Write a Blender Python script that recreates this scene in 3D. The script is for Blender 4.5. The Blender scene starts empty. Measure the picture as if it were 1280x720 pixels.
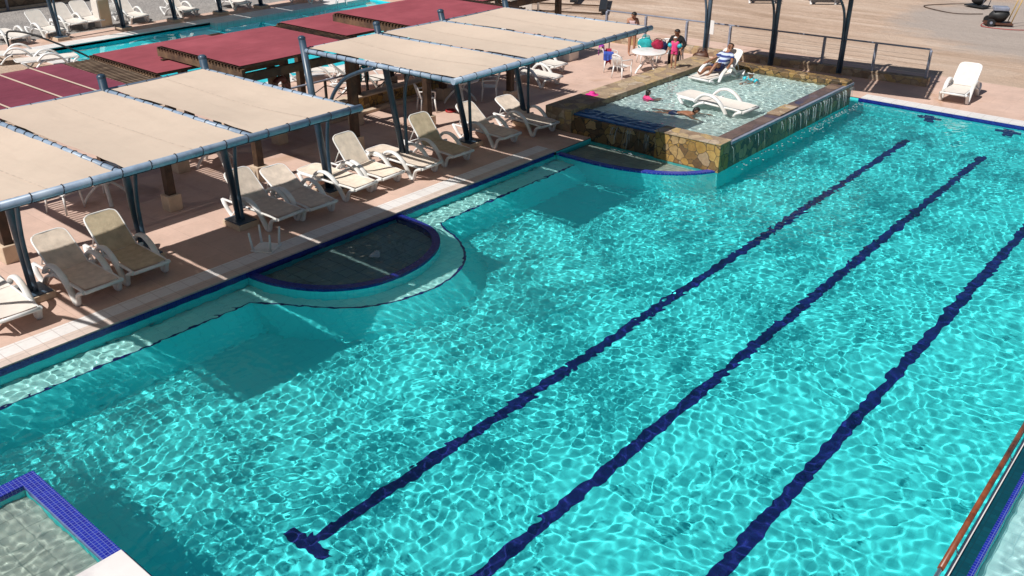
import bpy, bmesh, math, random
import numpy as np
from mathutils import Vector, Matrix
R = math.radians
random.seed(7)
sc = bpy.context.scene
COL = sc.collection
PI = math.pi

# ------------------------------------------------------------------ world, sun, camera
w = bpy.data.worlds.new("World"); sc.world = w; w.use_nodes = True
wn = w.node_tree
for n in list(wn.nodes): wn.nodes.remove(n)
wo = wn.nodes.new('ShaderNodeOutputWorld'); bg = wn.nodes.new('ShaderNodeBackground')
sky = wn.nodes.new('ShaderNodeTexSky'); sky.sky_type = 'NISHITA'; sky.sun_disc = False
wn.links.new(sky.outputs[0], bg.inputs[0]); wn.links.new(bg.outputs[0], wo.inputs[0])
bg.inputs[1].default_value = 0.045
SUN = Vector((0.17, 0.75, -1.0)).normalized()
sky.sun_elevation = math.asin(-SUN.z)
sky.sun_rotation = math.atan2(-SUN.x, -SUN.y)
sky.altitude = 0; sky.dust_density = 0.6
sl = bpy.data.lights.new('sun', 'SUN'); sl.energy = 5.0; sl.angle = R(0.65); sl.color = (1.0, 0.965, 0.91)
so = bpy.data.objects.new('sun', sl); COL.objects.link(so)
so.rotation_euler = SUN.to_track_quat('-Z', 'Y').to_euler()
sl.cycles.is_caustics_light = True
cam = bpy.data.cameras.new('camera'); co = bpy.data.objects.new('camera', cam); COL.objects.link(co); sc.camera = co
cam.sensor_width = 36; cam.lens = 1134 / 1280 * 36; cam.clip_end = 3000
co.location = (0, 0, 7.5); co.rotation_euler = (R(90 - 26.807), 0, R(40.3655))
sc.view_settings.view_transform = 'Standard'; sc.view_settings.look = 'None'; sc.view_settings.exposure = 0
sc.cycles.max_bounces = 8; sc.cycles.transparent_max_bounces = 8
sc.cycles.sample_clamp_indirect = 4

# ------------------------------------------------------------------ materials
def new_mat(name):
    m = bpy.data.materials.new(name); m.use_nodes = True
    nt = m.node_tree
    return m, nt, nt.nodes['Principled BSDF']

def N(nt, kind, **kw):
    n = nt.nodes.new(kind)
    for k, v in kw.items():
        if k in n.inputs: n.inputs[k].default_value = v
        else: setattr(n, k, v)
    return n

def c4(c): return (c[0], c[1], c[2], 1)

def coords(nt, scale=(1, 1, 1), rot=(0, 0, 0)):
    g = N(nt, 'ShaderNodeNewGeometry'); mp = N(nt, 'ShaderNodeMapping')
    mp.inputs['Scale'].default_value = scale; mp.inputs['Rotation'].default_value = rot
    nt.links.new(g.outputs['Position'], mp.inputs['Vector'])
    return mp.outputs[0]

def ocoords(nt, scale=(1, 1, 1)):
    g = N(nt, 'ShaderNodeTexCoord'); mp = N(nt, 'ShaderNodeMapping'); mp.inputs['Scale'].default_value = scale
    nt.links.new(g.outputs['Object'], mp.inputs['Vector'])
    return mp.outputs[0]

def mixc(nt, fac, a, b, blend='MIX'):
    m = N(nt, 'ShaderNodeMix'); m.data_type = 'RGBA'; m.blend_type = blend
    for sock, v in ((0, fac), (6, a), (7, b)):
        if isinstance(v, (int, float)): m.inputs[sock].default_value = v
        elif isinstance(v, tuple): m.inputs[sock].default_value = c4(v)
        else: nt.links.new(v, m.inputs[sock])
    return m.outputs[2]

def ramp(nt, src, pts):
    r = N(nt, 'ShaderNodeValToRGB'); el = r.color_ramp.elements
    el[0].position, el[0].color = pts[0][0], c4(pts[0][1]) if isinstance(pts[0][1], tuple) else (pts[0][1],) * 3 + (1,)
    el[1].position, el[1].color = pts[-1][0], c4(pts[-1][1]) if isinstance(pts[-1][1], tuple) else (pts[-1][1],) * 3 + (1,)
    for p, c in pts[1:-1]:
        e = el.new(p); e.color = c4(c) if isinstance(c, tuple) else (c, c, c, 1)
    nt.links.new(src, r.inputs[0])
    return r.outputs[0]

def noise(nt, vec, scale, detail=4, rough=0.55, dist=0.0):
    n = N(nt, 'ShaderNodeTexNoise'); n.inputs['Scale'].default_value = scale; n.inputs['Detail'].default_value = detail
    n.inputs['Roughness'].default_value = rough; n.inputs['Distortion'].default_value = dist
    nt.links.new(vec, n.inputs['Vector'])
    return n.outputs[0]

def bump(nt, bs, h, strength=0.3, dist=0.01):
    b = N(nt, 'ShaderNodeBump'); b.inputs['Strength'].default_value = strength; b.inputs['Distance'].default_value = dist
    nt.links.new(h, b.inputs['Height']); nt.links.new(b.outputs[0], bs.inputs['Normal'])

def plain(name, c, rough=0.6, var=0.15, scale=3.0, metal=0.0, obj=False, spec=0.5, bmp=0.0, c2=None):
    """colour mottled by two scales of noise"""
    m, nt, bs = new_mat(name)
    v = ocoords(nt) if obj else coords(nt)
    d = tuple(x * (1 - var) for x in c); l = tuple(min(1, x * (1 + var)) for x in c)
    n1 = ramp(nt, noise(nt, v, scale, 5), [(0.3, 0.0), (0.7, 1.0)])
    col = mixc(nt, n1, d, l)
    if c2:
        n2 = ramp(nt, noise(nt, v, scale * 0.35, 6, 0.65), [(0.48, 0.0), (0.62, 1.0)])
        col = mixc(nt, n2, col, c2)
    nt.links.new(col, bs.inputs['Base Color'])
    bs.inputs['Roughness'].default_value = rough; bs.inputs['Metallic'].default_value = metal
    bs.inputs['Specular IOR Level'].default_value = spec
    if bmp: bump(nt, bs, noise(nt, v, scale * 6, 4), bmp, 0.01)
    return m

def tiles(name, c1, c2, mortar, w_, h_, rough=0.6, msize=0.012, rot=0.0, var=0.35, offset=0.5, stain=None, bmp=0.3, wet=False):
    m, nt, bs = new_mat(name)
    v = coords(nt, rot=(0, 0, rot))
    b = N(nt, 'ShaderNodeTexBrick'); b.offset = offset
    b.inputs['Color1'].default_value = c4(c1); b.inputs['Color2'].default_value = c4(c2); b.inputs['Mortar'].default_value = c4(mortar)
    b.inputs['Scale'].default_value = 1.0; b.inputs['Mortar Size'].default_value = msize
    b.inputs['Brick Width'].default_value = w_; b.inputs['Row Height'].default_value = h_
    nt.links.new(v, b.inputs['Vector'])
    n1 = ramp(nt, noise(nt, v, 0.9, 6, 0.65), [(0.25, 1 - var), (0.75, 1.0 + 0.0)])
    col = mixc(nt, 1.0, b.outputs['Color'], n1, 'MULTIPLY')
    n2 = ramp(nt, noise(nt, v, 14, 4, 0.7), [(0.2, 0.84), (0.8, 1.0)])
    col = mixc(nt, 1.0, col, n2, 'MULTIPLY')
    if stain:
        n3 = ramp(nt, noise(nt, v, 0.45, 7, 0.7, 0.6), [(0.55, 0.0), (0.68, 0.8)])
        col = mixc(nt, n3, col, stain)
    if wet:
        n4 = ramp(nt, noise(nt, v, 1.1, 7, 0.75, 1.5), [(0.60, 0.0), (0.70, 0.42)]); col = mixc(nt, n4, col, (0.26, 0.17, 0.13))
        n5 = ramp(nt, noise(nt, v, 0.16, 4, 0.6), [(0.35, 0.0), (0.7, 0.30)]); col = mixc(nt, n5, col, (0.78, 0.58, 0.50))
    nt.links.new(col, bs.inputs['Base Color']); bs.inputs['Roughness'].default_value = rough
    bump(nt, bs, b.outputs['Fac'], -bmp, 0.006)
    return m

def mosaic(name, c1, c2, mortar, size, rough=0.25, glints=False):
    """small square tiles on any face orientation: brick pattern on X+Z and Y"""
    m, nt, bs = new_mat(name)
    g = N(nt, 'ShaderNodeNewGeometry'); sp = N(nt, 'ShaderNodeSeparateXYZ'); nt.links.new(g.outputs['Position'], sp.inputs[0])
    ad = N(nt, 'ShaderNodeMath'); ad.operation = 'ADD'; nt.links.new(sp.outputs[0], ad.inputs[0]); nt.links.new(sp.outputs[2], ad.inputs[1])
    cb = N(nt, 'ShaderNodeCombineXYZ'); nt.links.new(ad.outputs[0], cb.inputs[0]); nt.links.new(sp.outputs[1], cb.inputs[1])
    b = N(nt, 'ShaderNodeTexBrick'); b.offset = 0.0
    b.inputs['Color1'].default_value = c4(c1); b.inputs['Color2'].default_value = c4(c2); b.inputs['Mortar'].default_value = c4(mortar)
    b.inputs['Scale'].default_value = 1.0; b.inputs['Mortar Size'].default_value = size * 0.06
    b.inputs['Brick Width'].default_value = size; b.inputs['Row Height'].default_value = size
    nt.links.new(cb.outputs[0], b.inputs['Vector'])
    nt.links.new(b.outputs['Color'], bs.inputs['Base Color']); bs.inputs['Roughness'].default_value = rough
    bump(nt, bs, noise(nt, g.outputs['Position'], 40, 2), 0.35, 0.01)
    return m

M = {}
M['ground'] = None
def ground_mat():
    m, nt, bs = new_mat('packed_sand')
    v = coords(nt, (1, 1, 1), (0, 0, R(8)))
    vs = coords(nt, (0.22, 1.3, 1), (0, 0, R(-40)))
    a = ramp(nt, noise(nt, vs, 0.55, 8, 0.7, 0.8), [(0.28, (0.42, 0.28, 0.19)), (0.5, (0.66, 0.47, 0.35)), (0.70, (0.86, 0.68, 0.55))])
    b_ = ramp(nt, noise(nt, v, 3.5, 6, 0.75), [(0.25, 0.74), (0.75, 1.0)])
    col = mixc(nt, 1.0, a, b_, 'MULTIPLY')
    p = ramp(nt, noise(nt, v, 0.12, 5, 0.6), [(0.45, 0.0), (0.6, 0.55)])
    col = mixc(nt, p, col, (0.60, 0.46, 0.36))
    # tyre and drag marks, long and thin
    tm = ramp(nt, noise(nt, coords(nt, (0.06, 2.6, 1), (0, 0, R(-12))), 1.0, 6, 0.7, 1.2), [(0.56, 0.0), (0.66, 0.45)])
    col = mixc(nt, tm, col, (0.36, 0.25, 0.17))
    # grey gravel patch near the machines
    ds = N(nt, 'ShaderNodeVectorMath'); ds.operation = 'DISTANCE'; ds.inputs[1].default_value = (-6.5, 45.0, 0); nt.links.new(coords(nt), ds.inputs[0])
    ad = N(nt, 'ShaderNodeMath'); ad.operation = 'MULTIPLY_ADD'; ad.inputs[1].default_value = 5.0
    nt.links.new(noise(nt, v, 0.5, 7, 0.7), ad.inputs[0]); nt.links.new(ds.outputs['Value'], ad.inputs[2])
    gm = ramp(nt, ad.outputs[0], [(0.0, 0.8), (1.0, 0.0)]); rr_ = nt.nodes[-1]
    mr = N(nt, 'ShaderNodeMapRange'); mr.inputs[1].default_value = 9.2; mr.inputs[2].default_value = 11.0; mr.inputs[3].default_value = 0.75; mr.inputs[4].default_value = 0.0
    nt.links.new(ad.outputs[0], mr.inputs[0])
    col = mixc(nt, mr.outputs[0], col, (0.42, 0.37, 0.34))
    g = ramp(nt, noise(nt, v, 45, 3, 0.8), [(0.3, 0.72), (0.7, 1.08)])
    col = mixc(nt, 1.0, col, g, 'MULTIPLY')
    nt.links.new(col, bs.inputs['Base Color']); bs.inputs['Roughness'].default_value = 0.95
    bump(nt, bs, noise(nt, v, 3, 9, 0.75), 0.9, 0.10)
    return m
M['ground'] = ground_mat()
def gravel_mat():
    m, nt, bs = new_mat('grey_gravel')
    v = coords(nt)
    vo = N(nt, 'ShaderNodeTexVoronoi'); vo.inputs['Scale'].default_value = 22; nt.links.new(v, vo.inputs['Vector'])
    a = ramp(nt, noise(nt, v, 0.7, 6, 0.7), [(0.3, (0.30, 0.28, 0.27)), (0.7, (0.46, 0.42, 0.39))])
    s = N(nt, 'ShaderNodeSeparateColor'); nt.links.new(vo.outputs['Color'], s.inputs[0])
    r_ = ramp(nt, s.outputs[0], [(0.0, 0.55), (1.0, 1.1)])
    col = mixc(nt, 1.0, a, r_, 'MULTIPLY')
    nt.links.new(col, bs.inputs['Base Color']); bs.inputs['Roughness'].default_value = 0.95
    bump(nt, bs, vo.outputs['Distance'], 0.8, 0.03)
    return m
M['gravel'] = gravel_mat()
M['deck'] = tiles('pink_pavers', (0.76, 0.53, 0.43), (0.72, 0.495, 0.395), (0.58, 0.39, 0.31), 1.2, 0.8, 0.8, 0.006, var=0.34, stain=(0.42, 0.25, 0.15), wet=True)
M['cop_tan'] = tiles('tan_coping_tile', (0.76, 0.63, 0.56), (0.70, 0.57, 0.50), (0.55, 0.45, 0.40), 0.26, 0.30, 0.6, 0.008, rot=0, offset=0.0, var=0.2)
M['cop_white'] = tiles('white_coping_tile', (0.88, 0.85, 0.83), (0.84, 0.80, 0.78), (0.66, 0.60, 0.58), 0.37, 0.30, 0.5, 0.008, offset=0.0, var=0.15)
M['marble'] = plain('white_marble', (0.78, 0.74, 0.72), 0.35, 0.06, 1.5, c2=(0.55, 0.50, 0.52), bmp=0.1)
M['navy'] = mosaic('navy_mosaic', (0.008, 0.012, 0.16), (0.015, 0.03, 0.24), (0.03, 0.05, 0.26), 0.045)
M['navy_lane'] = mosaic('navy_lane_tile', (0.002, 0.004, 0.10), (0.004, 0.008, 0.13), (0.004, 0.01, 0.15), 0.05, 0.5)
M['blue_rim'] = mosaic('cobalt_mosaic', (0.008, 0.014, 0.26), (0.014, 0.03, 0.36), (0.14, 0.18, 0.48), 0.05)
M['teal_tile'] = mosaic('dark_teal_tile', (0.005, 0.09, 0.13), (0.008, 0.12, 0.17), (0.01, 0.08, 0.11), 0.1, 0.3)
M['slate_tile'] = mosaic('dark_blue_wet_tile', (0.02, 0.09, 0.27), (0.03, 0.14, 0.38), (0.05, 0.12, 0.26), 0.1, 0.15)

def floor_mat(name, c, cd, ct, size=0.25, deep=None):
    m, nt, bs = new_mat(name)
    v = coords(nt)
    b = N(nt, 'ShaderNodeTexBrick'); b.offset = 0.0
    b.inputs['Color1'].default_value = c4(c); b.inputs['Color2'].default_value = c4(cd); b.inputs['Mortar'].default_value = c4(ct)
    b.inputs['Scale'].default_value = 1; b.inputs['Mortar Size'].default_value = size * 0.03
    b.inputs['Brick Width'].default_value = size; b.inputs['Row Height'].default_value = size
    nt.links.new(v, b.inputs['Vector'])
    n1 = ramp(nt, noise(nt, v, 0.35, 3), [(0.3, 0.88), (0.7, 1.0)])
    col = mixc(nt, 1.0, b.outputs['Color'], n1, 'MULTIPLY')
    nt.links.new(col, bs.inputs['Base Color']); bs.inputs['Roughness'].default_value = 0.6
    bs.inputs['Specular IOR Level'].default_value = 0.1
    return m
M['pool'] = floor_mat('turquoise_pool_tile', (0.085, 0.78, 0.80), (0.08, 0.76, 0.79), (0.07, 0.71, 0.75))
M['ledge'] = floor_mat('pale_ledge_tile', (0.46, 0.80, 0.77), (0.42, 0.76, 0.74), (0.35, 0.69, 0.68))
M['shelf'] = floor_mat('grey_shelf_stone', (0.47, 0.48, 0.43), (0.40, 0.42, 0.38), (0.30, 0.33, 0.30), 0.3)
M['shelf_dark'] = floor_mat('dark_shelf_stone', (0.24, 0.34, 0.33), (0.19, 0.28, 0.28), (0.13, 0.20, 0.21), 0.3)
M['kids_floor'] = floor_mat('pale_grey_pool_stone', (0.74, 0.80, 0.77), (0.62, 0.72, 0.71), (0.50, 0.60, 0.60), 0.3)
M['shallow'] = floor_mat('pale_blue_shallow_tile', (0.60, 0.80, 0.80), (0.56, 0.77, 0.78), (0.48, 0.70, 0.72), 0.2)
M['pool2'] = floor_mat('aqua_pool_tile', (0.06, 0.80, 0.88), (0.05, 0.76, 0.86), (0.05, 0.70, 0.80))

def stone_mat(name, stops, scale=3.2, rough=0.75, edge=(0.05, 0.04, 0.03), zs=1.0, wet=False):
    """irregular flagstone pieces"""
    m, nt, bs = new_mat(name)
    v = coords(nt, (1, 1, zs))
    nz_ = N(nt, 'ShaderNodeTexNoise'); nz_.inputs['Scale'].default_value = 3.5; nz_.inputs['Detail'].default_value = 5; nt.links.new(v, nz_.inputs['Vector'])
    vm = N(nt, 'ShaderNodeVectorMath'); vm.operation = 'MULTIPLY_ADD'; vm.inputs[1].default_value = (0.22, 0.22, 0.22)
    nt.links.new(nz_.outputs['Color'], vm.inputs[0]); nt.links.new(v, vm.inputs[2]); v = vm.outputs[0]
    w1 = N(nt, 'ShaderNodeTexVoronoi'); w1.inputs['Scale'].default_value = scale; nt.links.new(v, w1.inputs['Vector'])
    w2 = N(nt, 'ShaderNodeTexVoronoi'); w2.feature = 'DISTANCE_TO_EDGE'; w2.inputs['Scale'].default_value = scale; nt.links.new(v, w2.inputs['Vector'])
    s = N(nt, 'ShaderNodeSeparateColor'); nt.links.new(w1.outputs['Color'], s.inputs[0])
    col = ramp(nt, s.outputs[0], stops)
    n1 = ramp(nt, noise(nt, v, 6, 7, 0.75), [(0.25, 0.5), (0.75, 1.15)])
    col = mixc(nt, 1.0, col, n1, 'MULTIPLY')
    e = ramp(nt, w2.outputs['Distance'], [(0.015, 1.0), (0.05, 0.0)])
    col = mixc(nt, e, col, edge)
    nt.links.new(col, bs.inputs['Base Color']); bs.inputs['Roughness'].default_value = rough
    if wet: bs.inputs['Coat Weight'].default_value = 0.15
    bump(nt, bs, noise(nt, v, 9, 6, 0.7), 0.5, 0.03)
    return m
M['flag'] = stone_mat('flagstone_rim', [(0.0, (0.30, 0.20, 0.13)), (0.4, (0.45, 0.33, 0.22)), (0.7, (0.52, 0.36, 0.16)), (1.0, (0.55, 0.44, 0.34))], 3.4, edge=(0.26, 0.19, 0.14))
M['ochre'] = stone_mat('ochre_wall_stone', [(0.0, (0.14, 0.08, 0.04)), (0.35, (0.42, 0.24, 0.06)), (0.7, (0.52, 0.32, 0.10)), (1.0, (0.40, 0.28, 0.17))], 4.6, edge=(0.07, 0.05, 0.03))
M['wetstone'] = stone_mat('wet_dark_stone', [(0.0, (0.07, 0.05, 0.03)), (0.45, (0.22, 0.13, 0.05)), (0.8, (0.38, 0.23, 0.07)), (1.0, (0.42, 0.29, 0.15))], 4.0, 0.5, edge=(0.012, 0.012, 0.01), wet=True)
M['rimstone'] = stone_mat('brown_rim_slabs', [(0.0, (0.14, 0.09, 0.08)), (0.6, (0.22, 0.14, 0.12)), (0.85, (0.05, 0.05, 0.12)), (1.0, (0.30, 0.2, 0.14))], 2.2, 0.35, edge=(0.1, 0.07, 0.06), wet=True)
M['wall'] = stone_mat('rough_brown_wall', [(0.0, (0.16, 0.11, 0.07)), (1.0, (0.27, 0.19, 0.12))], 1.5, edge=(0.12, 0.08, 0.05))
M['plaster'] = plain('cream_plaster', (0.62, 0.47, 0.32), 0.9, 0.1, 2.0)
M['concrete'] = plain('cream_concrete', (0.58, 0.45, 0.33), 0.9, 0.12, 5.0, bmp=0.2)
M['steel'] = plain('blue_grey_steel', (0.25, 0.33, 0.44), 0.42, 0.16, 8.0, obj=True, c2=(0.34, 0.42, 0.52))
M['steel_post'] = plain('dark_blue_post', (0.03, 0.06, 0.095), 0.35, 0.3, 2.2, c2=(0.08, 0.12, 0.17))
M['galv'] = plain('grey_galvanised', (0.24, 0.26, 0.33), 0.45, 0.2, 6.0)
M['inox'] = plain('stainless_steel', (0.6, 0.62, 0.65), 0.25, 0.08, 5, metal=0.9)
M['cord'] = plain('black_cord', (0.02, 0.02, 0.03), 0.8, 0.2, 9)
def fabric_mat(name, c, var=0.08, seam=True):
    m, nt, bs = new_mat(name)
    v = coords(nt)
    n1 = ramp(nt, noise(nt, v, 1.1, 6, 0.6), [(0.3, 1 - var), (0.7, 1.0)])
    col = mixc(nt, 1.0, c, n1, 'MULTIPLY')
    n3 = ramp(nt, noise(nt, coords(nt, (0.35, 2.2, 1), (0, 0, R(80))), 1.3, 5, 0.7), [(0.52, 0.0), (0.7, 0.35)])
    col = mixc(nt, n3, col, tuple(x * 0.78 for x in c))
    nt.links.new(col, bs.inputs['Base Color']); bs.inputs['Roughness'].default_value = 0.85
    bs.inputs['Specular IOR Level'].default_value = 0.2
    bump(nt, bs, noise(nt, coords(nt, (1, 0.5, 1), (0, 0, R(35))), 2.2, 4, 0.5), 0.45, 0.05)
    st_ = ramp(nt, noise(nt, v, 0.7, 8, 0.75), [(0.55, 0.0), (0.75, 0.22)])
    col = mixc(nt, st_, col, tuple(x * 0.72 for x in c)); nt.links.new(col, bs.inputs['Base Color'])
    tr = N(nt, 'ShaderNodeBsdfTranslucent'); nt.links.new(col, tr.inputs[0]); ms = N(nt, 'ShaderNodeMixShader'); ms.inputs[0].default_value = 0.10
    nt.links.new(bs.outputs[0], ms.inputs[1]); nt.links.new(tr.outputs[0], ms.inputs[2]); nt.links.new(ms.outputs[0], nt.nodes['Material Output'].inputs[0])
    return m
M['seam'] = plain('seam_stitching', (0.58, 0.465, 0.375), 0.9, 0.2, 12)
M['canvas'] = fabric_mat('beige_shade_net', (0.70, 0.56, 0.45))
def sheet_red(name, c):
    m, nt, bs = new_mat(name)
    v = coords(nt, (1, 0.25, 1)); v2 = coords(nt)
    a = ramp(nt, noise(nt, v, 5.0, 6, 0.7), [(0.25, 0.72), (0.75, 1.0)])
    col = mixc(nt, 1.0, c, a, 'MULTIPLY')
    p = ramp(nt, noise(nt, v2, 0.6, 6, 0.65), [(0.45, 0.0), (0.7, 0.5)])
    col = mixc(nt, p, col, tuple(min(1, x * 1.35 + 0.02) for x in c))
    nt.links.new(col, bs.inputs['Base Color']); bs.inputs['Roughness'].default_value = 0.8
    bump(nt, bs, noise(nt, v, 3, 5), 0.5, 0.04)
    tp = N(nt, 'ShaderNodeBsdfTransparent'); ms = N(nt, 'ShaderNodeMixShader'); ms.inputs[0].default_value = 0.05     # open weave lets a little light through
    nt.links.new(bs.outputs[0], ms.inputs[1]); nt.links.new(tp.outputs[0], ms.inputs[2]); nt.links.new(ms.outputs[0], nt.nodes['Material Output'].inputs[0])
    return m
M['red'] = sheet_red('faded_red_roof_net', (0.34, 0.065, 0.085))
M['maroon'] = sheet_red('maroon_roof_net', (0.215, 0.035, 0.065))
M['timber'] = plain('dark_brown_timber', (0.050, 0.026, 0.015), 0.6, 0.4, 5, c2=(0.11, 0.06, 0.03), bmp=0.2)
M['slatwood'] = plain('sunlit_slat', (0.26, 0.18, 0.12), 0.85, 0.3, 5, c2=(0.14, 0.09, 0.06))  # slat timber lightened: sunlight on the slat tops is put into the colour
M['beamend'] = plain('weathered_timber', (0.15, 0.09, 0.05), 0.8, 0.35, 5, c2=(0.07, 0.04, 0.025), bmp=0.3)
M['white'] = plain('white_plastic', (0.80, 0.79, 0.78), 0.38, 0.07, 4, obj=True, c2=(0.68, 0.65, 0.60))
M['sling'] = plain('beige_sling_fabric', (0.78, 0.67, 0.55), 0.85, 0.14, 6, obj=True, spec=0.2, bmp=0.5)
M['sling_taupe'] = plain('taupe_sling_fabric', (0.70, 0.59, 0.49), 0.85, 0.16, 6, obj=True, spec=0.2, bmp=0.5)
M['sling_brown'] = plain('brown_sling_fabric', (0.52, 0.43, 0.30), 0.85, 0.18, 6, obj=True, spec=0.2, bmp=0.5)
M['sling_white'] = plain('offwhite_sling', (0.72, 0.66, 0.60), 0.85, 0.06, 6, obj=True, spec=0.2)
M['woodrail'] = plain('varnished_wood', (0.22, 0.06, 0.025), 0.35, 0.35, 6, c2=(0.06, 0.02, 0.012))
M['black'] = plain('black_plastic', (0.02, 0.02, 0.022), 0.5, 0.2, 5)
M['redmetal'] = plain('red_metal', (0.35, 0.02, 0.02), 0.5, 0.2, 5)
M['yellow'] = plain('ochre_metal', (0.5, 0.33, 0.10), 0.5, 0.2, 5)
M['ring'] = plain('dark_red_ring', (0.10, 0.022, 0.015), 0.5, 0.3, 5)
M['teal'] = plain('teal_cloth', (0.02, 0.36, 0.38), 0.9, 0.25, 9, bmp=0.4)
M['purple'] = plain('purple_cloth', (0.30, 0.04, 0.42), 0.9, 0.3, 9, bmp=0.4, c2=(0.55, 0.05, 0.3))
M['crimson'] = plain('crimson_cloth', (0.33, 0.01, 0.05), 0.9, 0.3, 9, bmp=0.4)
M['bluecloth'] = plain('royal_blue_cloth', (0.04, 0.09, 0.42), 0.9, 0.3, 9, bmp=0.4)
M['navycloth'] = plain('navy_cloth', (0.012, 0.02, 0.09), 0.9, 0.3, 9, bmp=0.4)
M['pink'] = plain('hot_pink', (0.75, 0.03, 0.28), 0.7, 0.1, 9)
M['leather'] = plain('brown_leather', (0.09, 0.035, 0.02), 0.5, 0.35, 6)

# ------------------------------------------------------------------ mesh helpers
class MB:
    def __init__(s): s.v = []; s.f = []; s.sm = []
    def add(s, vs, fs, smooth=False):
        o = len(s.v); s.v += [tuple(p) for p in vs]
        s.f += [tuple(i + o for i in f) for f in fs]; s.sm += [smooth] * len(fs)
        return s
    def box(s, x0, y0, z0, x1, y1, z1):
        v = [(x0, y0, z0), (x1, y0, z0), (x1, y1, z0), (x0, y1, z0), (x0, y0, z1), (x1, y0, z1), (x1, y1, z1), (x0, y1, z1)]
        return s.add(v, [(0, 3, 2, 1), (4, 5, 6, 7), (0, 1, 5, 4), (1, 2, 6, 5), (2, 3, 7, 6), (3, 0, 4, 7)])
    def beam(s, a, b, wx, wz):
        a = Vector(a); b = Vector(b); d = (b - a).normalized()
        up = Vector((0, 0, 1)) if abs(d.z) < 0.9 else Vector((1, 0, 0))
        sd = d.cross(up).normalized(); up = sd.cross(d).normalized()
        v = []
        for p in (a, b):
            for i, j in ((-1, -1), (1, -1), (1, 1), (-1, 1)): v.append(p + sd * (i * wx / 2) + up * (j * wz / 2))
        return s.add(v, [(3, 2, 1, 0), (4, 5, 6, 7), (0, 1, 5, 4), (1, 2, 6, 5), (2, 3, 7, 6), (3, 0, 4, 7)])
    def tube(s, pts, r, n=10, flat=1.0, cap=True, closed=False, side=None):
        """sweep; r number or list; flat squashes along the second axis"""
        pts = [Vector(p) for p in pts]; m = len(pts)
        rs = r if isinstance(r, (list, tuple)) else [r] * m
        v = []; prev = None
        for i, p in enumerate(pts):
            if closed: d = (pts[(i + 1) % m] - pts[i - 1])
            else: d = pts[min(i + 1, m - 1)] - pts[max(i - 1, 0)]
            d.normalize()
            if side is not None: u = Vector(side); u = (u - d * u.dot(d)).normalized()
            elif prev is None:
                u = d.cross(Vector((0, 0, 1)));
                if u.length < 0.1: u = d.cross(Vector((0, 1, 0)))
                u.normalize()
            else:
                u = prev - d * prev.dot(d); u.normalize()
            prev = u; t = d.cross(u)
            for k in range(n):
                a = 2 * PI * k / n
                v.append(p + u * (math.cos(a) * rs[i]) + t * (math.sin(a) * rs[i] * flat))
        f = []
        for i in range(m if closed else m - 1):
            for k in range(n):
                a, b = i * n + k, i * n + (k + 1) % n; j = (i + 1) % m
                f.append((a, b, j * n + (k + 1) % n, j * n + k))
        s.add(v, f, True)
        if cap and not closed:
            o = len(s.v) - m * n
            s.f += [tuple(o + k for k in range(n))[::-1], tuple(o + (m - 1) * n + k for k in range(n))]; s.sm += [False, False]
        return s
    def lathe(s, prof, c=(0, 0, 0), n=24):
        v = []; f = []
        for r, z in prof:
            for k in range(n):
                a = 2 * PI * k / n; v.append((c[0] + r * math.cos(a), c[1] + r * math.sin(a), c[2] + z))
        for i in range(len(prof) - 1):
            for k in range(n): f.append((i * n + k, i * n + (k + 1) % n, (i + 1) * n + (k + 1) % n, (i + 1) * n + k))
        return s.add(v, f, True)
    def prism(s, pts, z0, z1):
        n = len(pts); v = [(x, y, z0) for x, y in pts] + [(x, y, z1) for x, y in pts]
        ar = sum(pts[i][0] * pts[(i + 1) % n][1] - pts[(i + 1) % n][0] * pts[i][1] for i in range(n))
        top = tuple(range(n, 2 * n)); sides = [(i, (i + 1) % n, n + (i + 1) % n, n + i) for i in range(n)]
        if ar < 0: top = top[::-1]; sides = [q[::-1] for q in sides]
        return s.add(v, [top] + sides)
    def ribbon(s, outer, inner, z):
        n = len(outer); v = [(x, y, z) for x, y in outer] + [(x, y, z) for x, y in inner]
        return s.add(v, [(i, i + 1, n + i + 1, n + i) for i in range(n - 1)])
    def wallstrip(s, line, z0, z1):
        n = len(line); v = [(x, y, z0) for x, y in line] + [(x, y, z1) for x, y in line]
        return s.add(v, [(i, i + 1, n + i + 1, n + i) for i in range(n - 1)])
    def blob(s, c, r, seed=0, n=12, bump_=0.15):
        rnd = random.Random(seed); ph = [rnd.uniform(0, 6.3) for _ in range(6)]
        v = []; m = n // 2 + 2
        for i in range(m + 1):
            th = PI * i / m
            for k in range(n):
                a = 2 * PI * k / n
                q = 1 + bump_ * (math.sin(3 * a + ph[0] + 2 * th) + math.sin(2 * th * 2 + ph[1] + a)) * 0.6
                v.append((c[0] + r[0] * q * math.sin(th) * math.cos(a), c[1] + r[1] * q * math.sin(th) * math.sin(a), c[2] + r[2] * q * math.cos(th)))
        f = [(i * n + k, (i + 1) * n + k, (i + 1) * n + (k + 1) % n, i * n + (k + 1) % n) for i in range(m) for k in range(n)]
        return s.add(v, f, True)
    def build(s, name, mat, parent=None, rec=False, bevel=0.0):
        me = bpy.data.meshes.new(name); me.from_pydata(s.v, [], s.f)
        me.polygons.foreach_set('use_smooth', s.sm); me.materials.append(mat)
        me.validate(); me.update()
        o = bpy.data.objects.new(name, me); COL.objects.link(o)
        if parent: o.parent = parent
        if rec: o.cycles.is_caustics_receiver = True
        if bevel:
            b = o.modifiers.new('edge', 'BEVEL'); b.width = bevel; b.segments = 2; b.limit_method = 'ANGLE'
        return o

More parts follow.
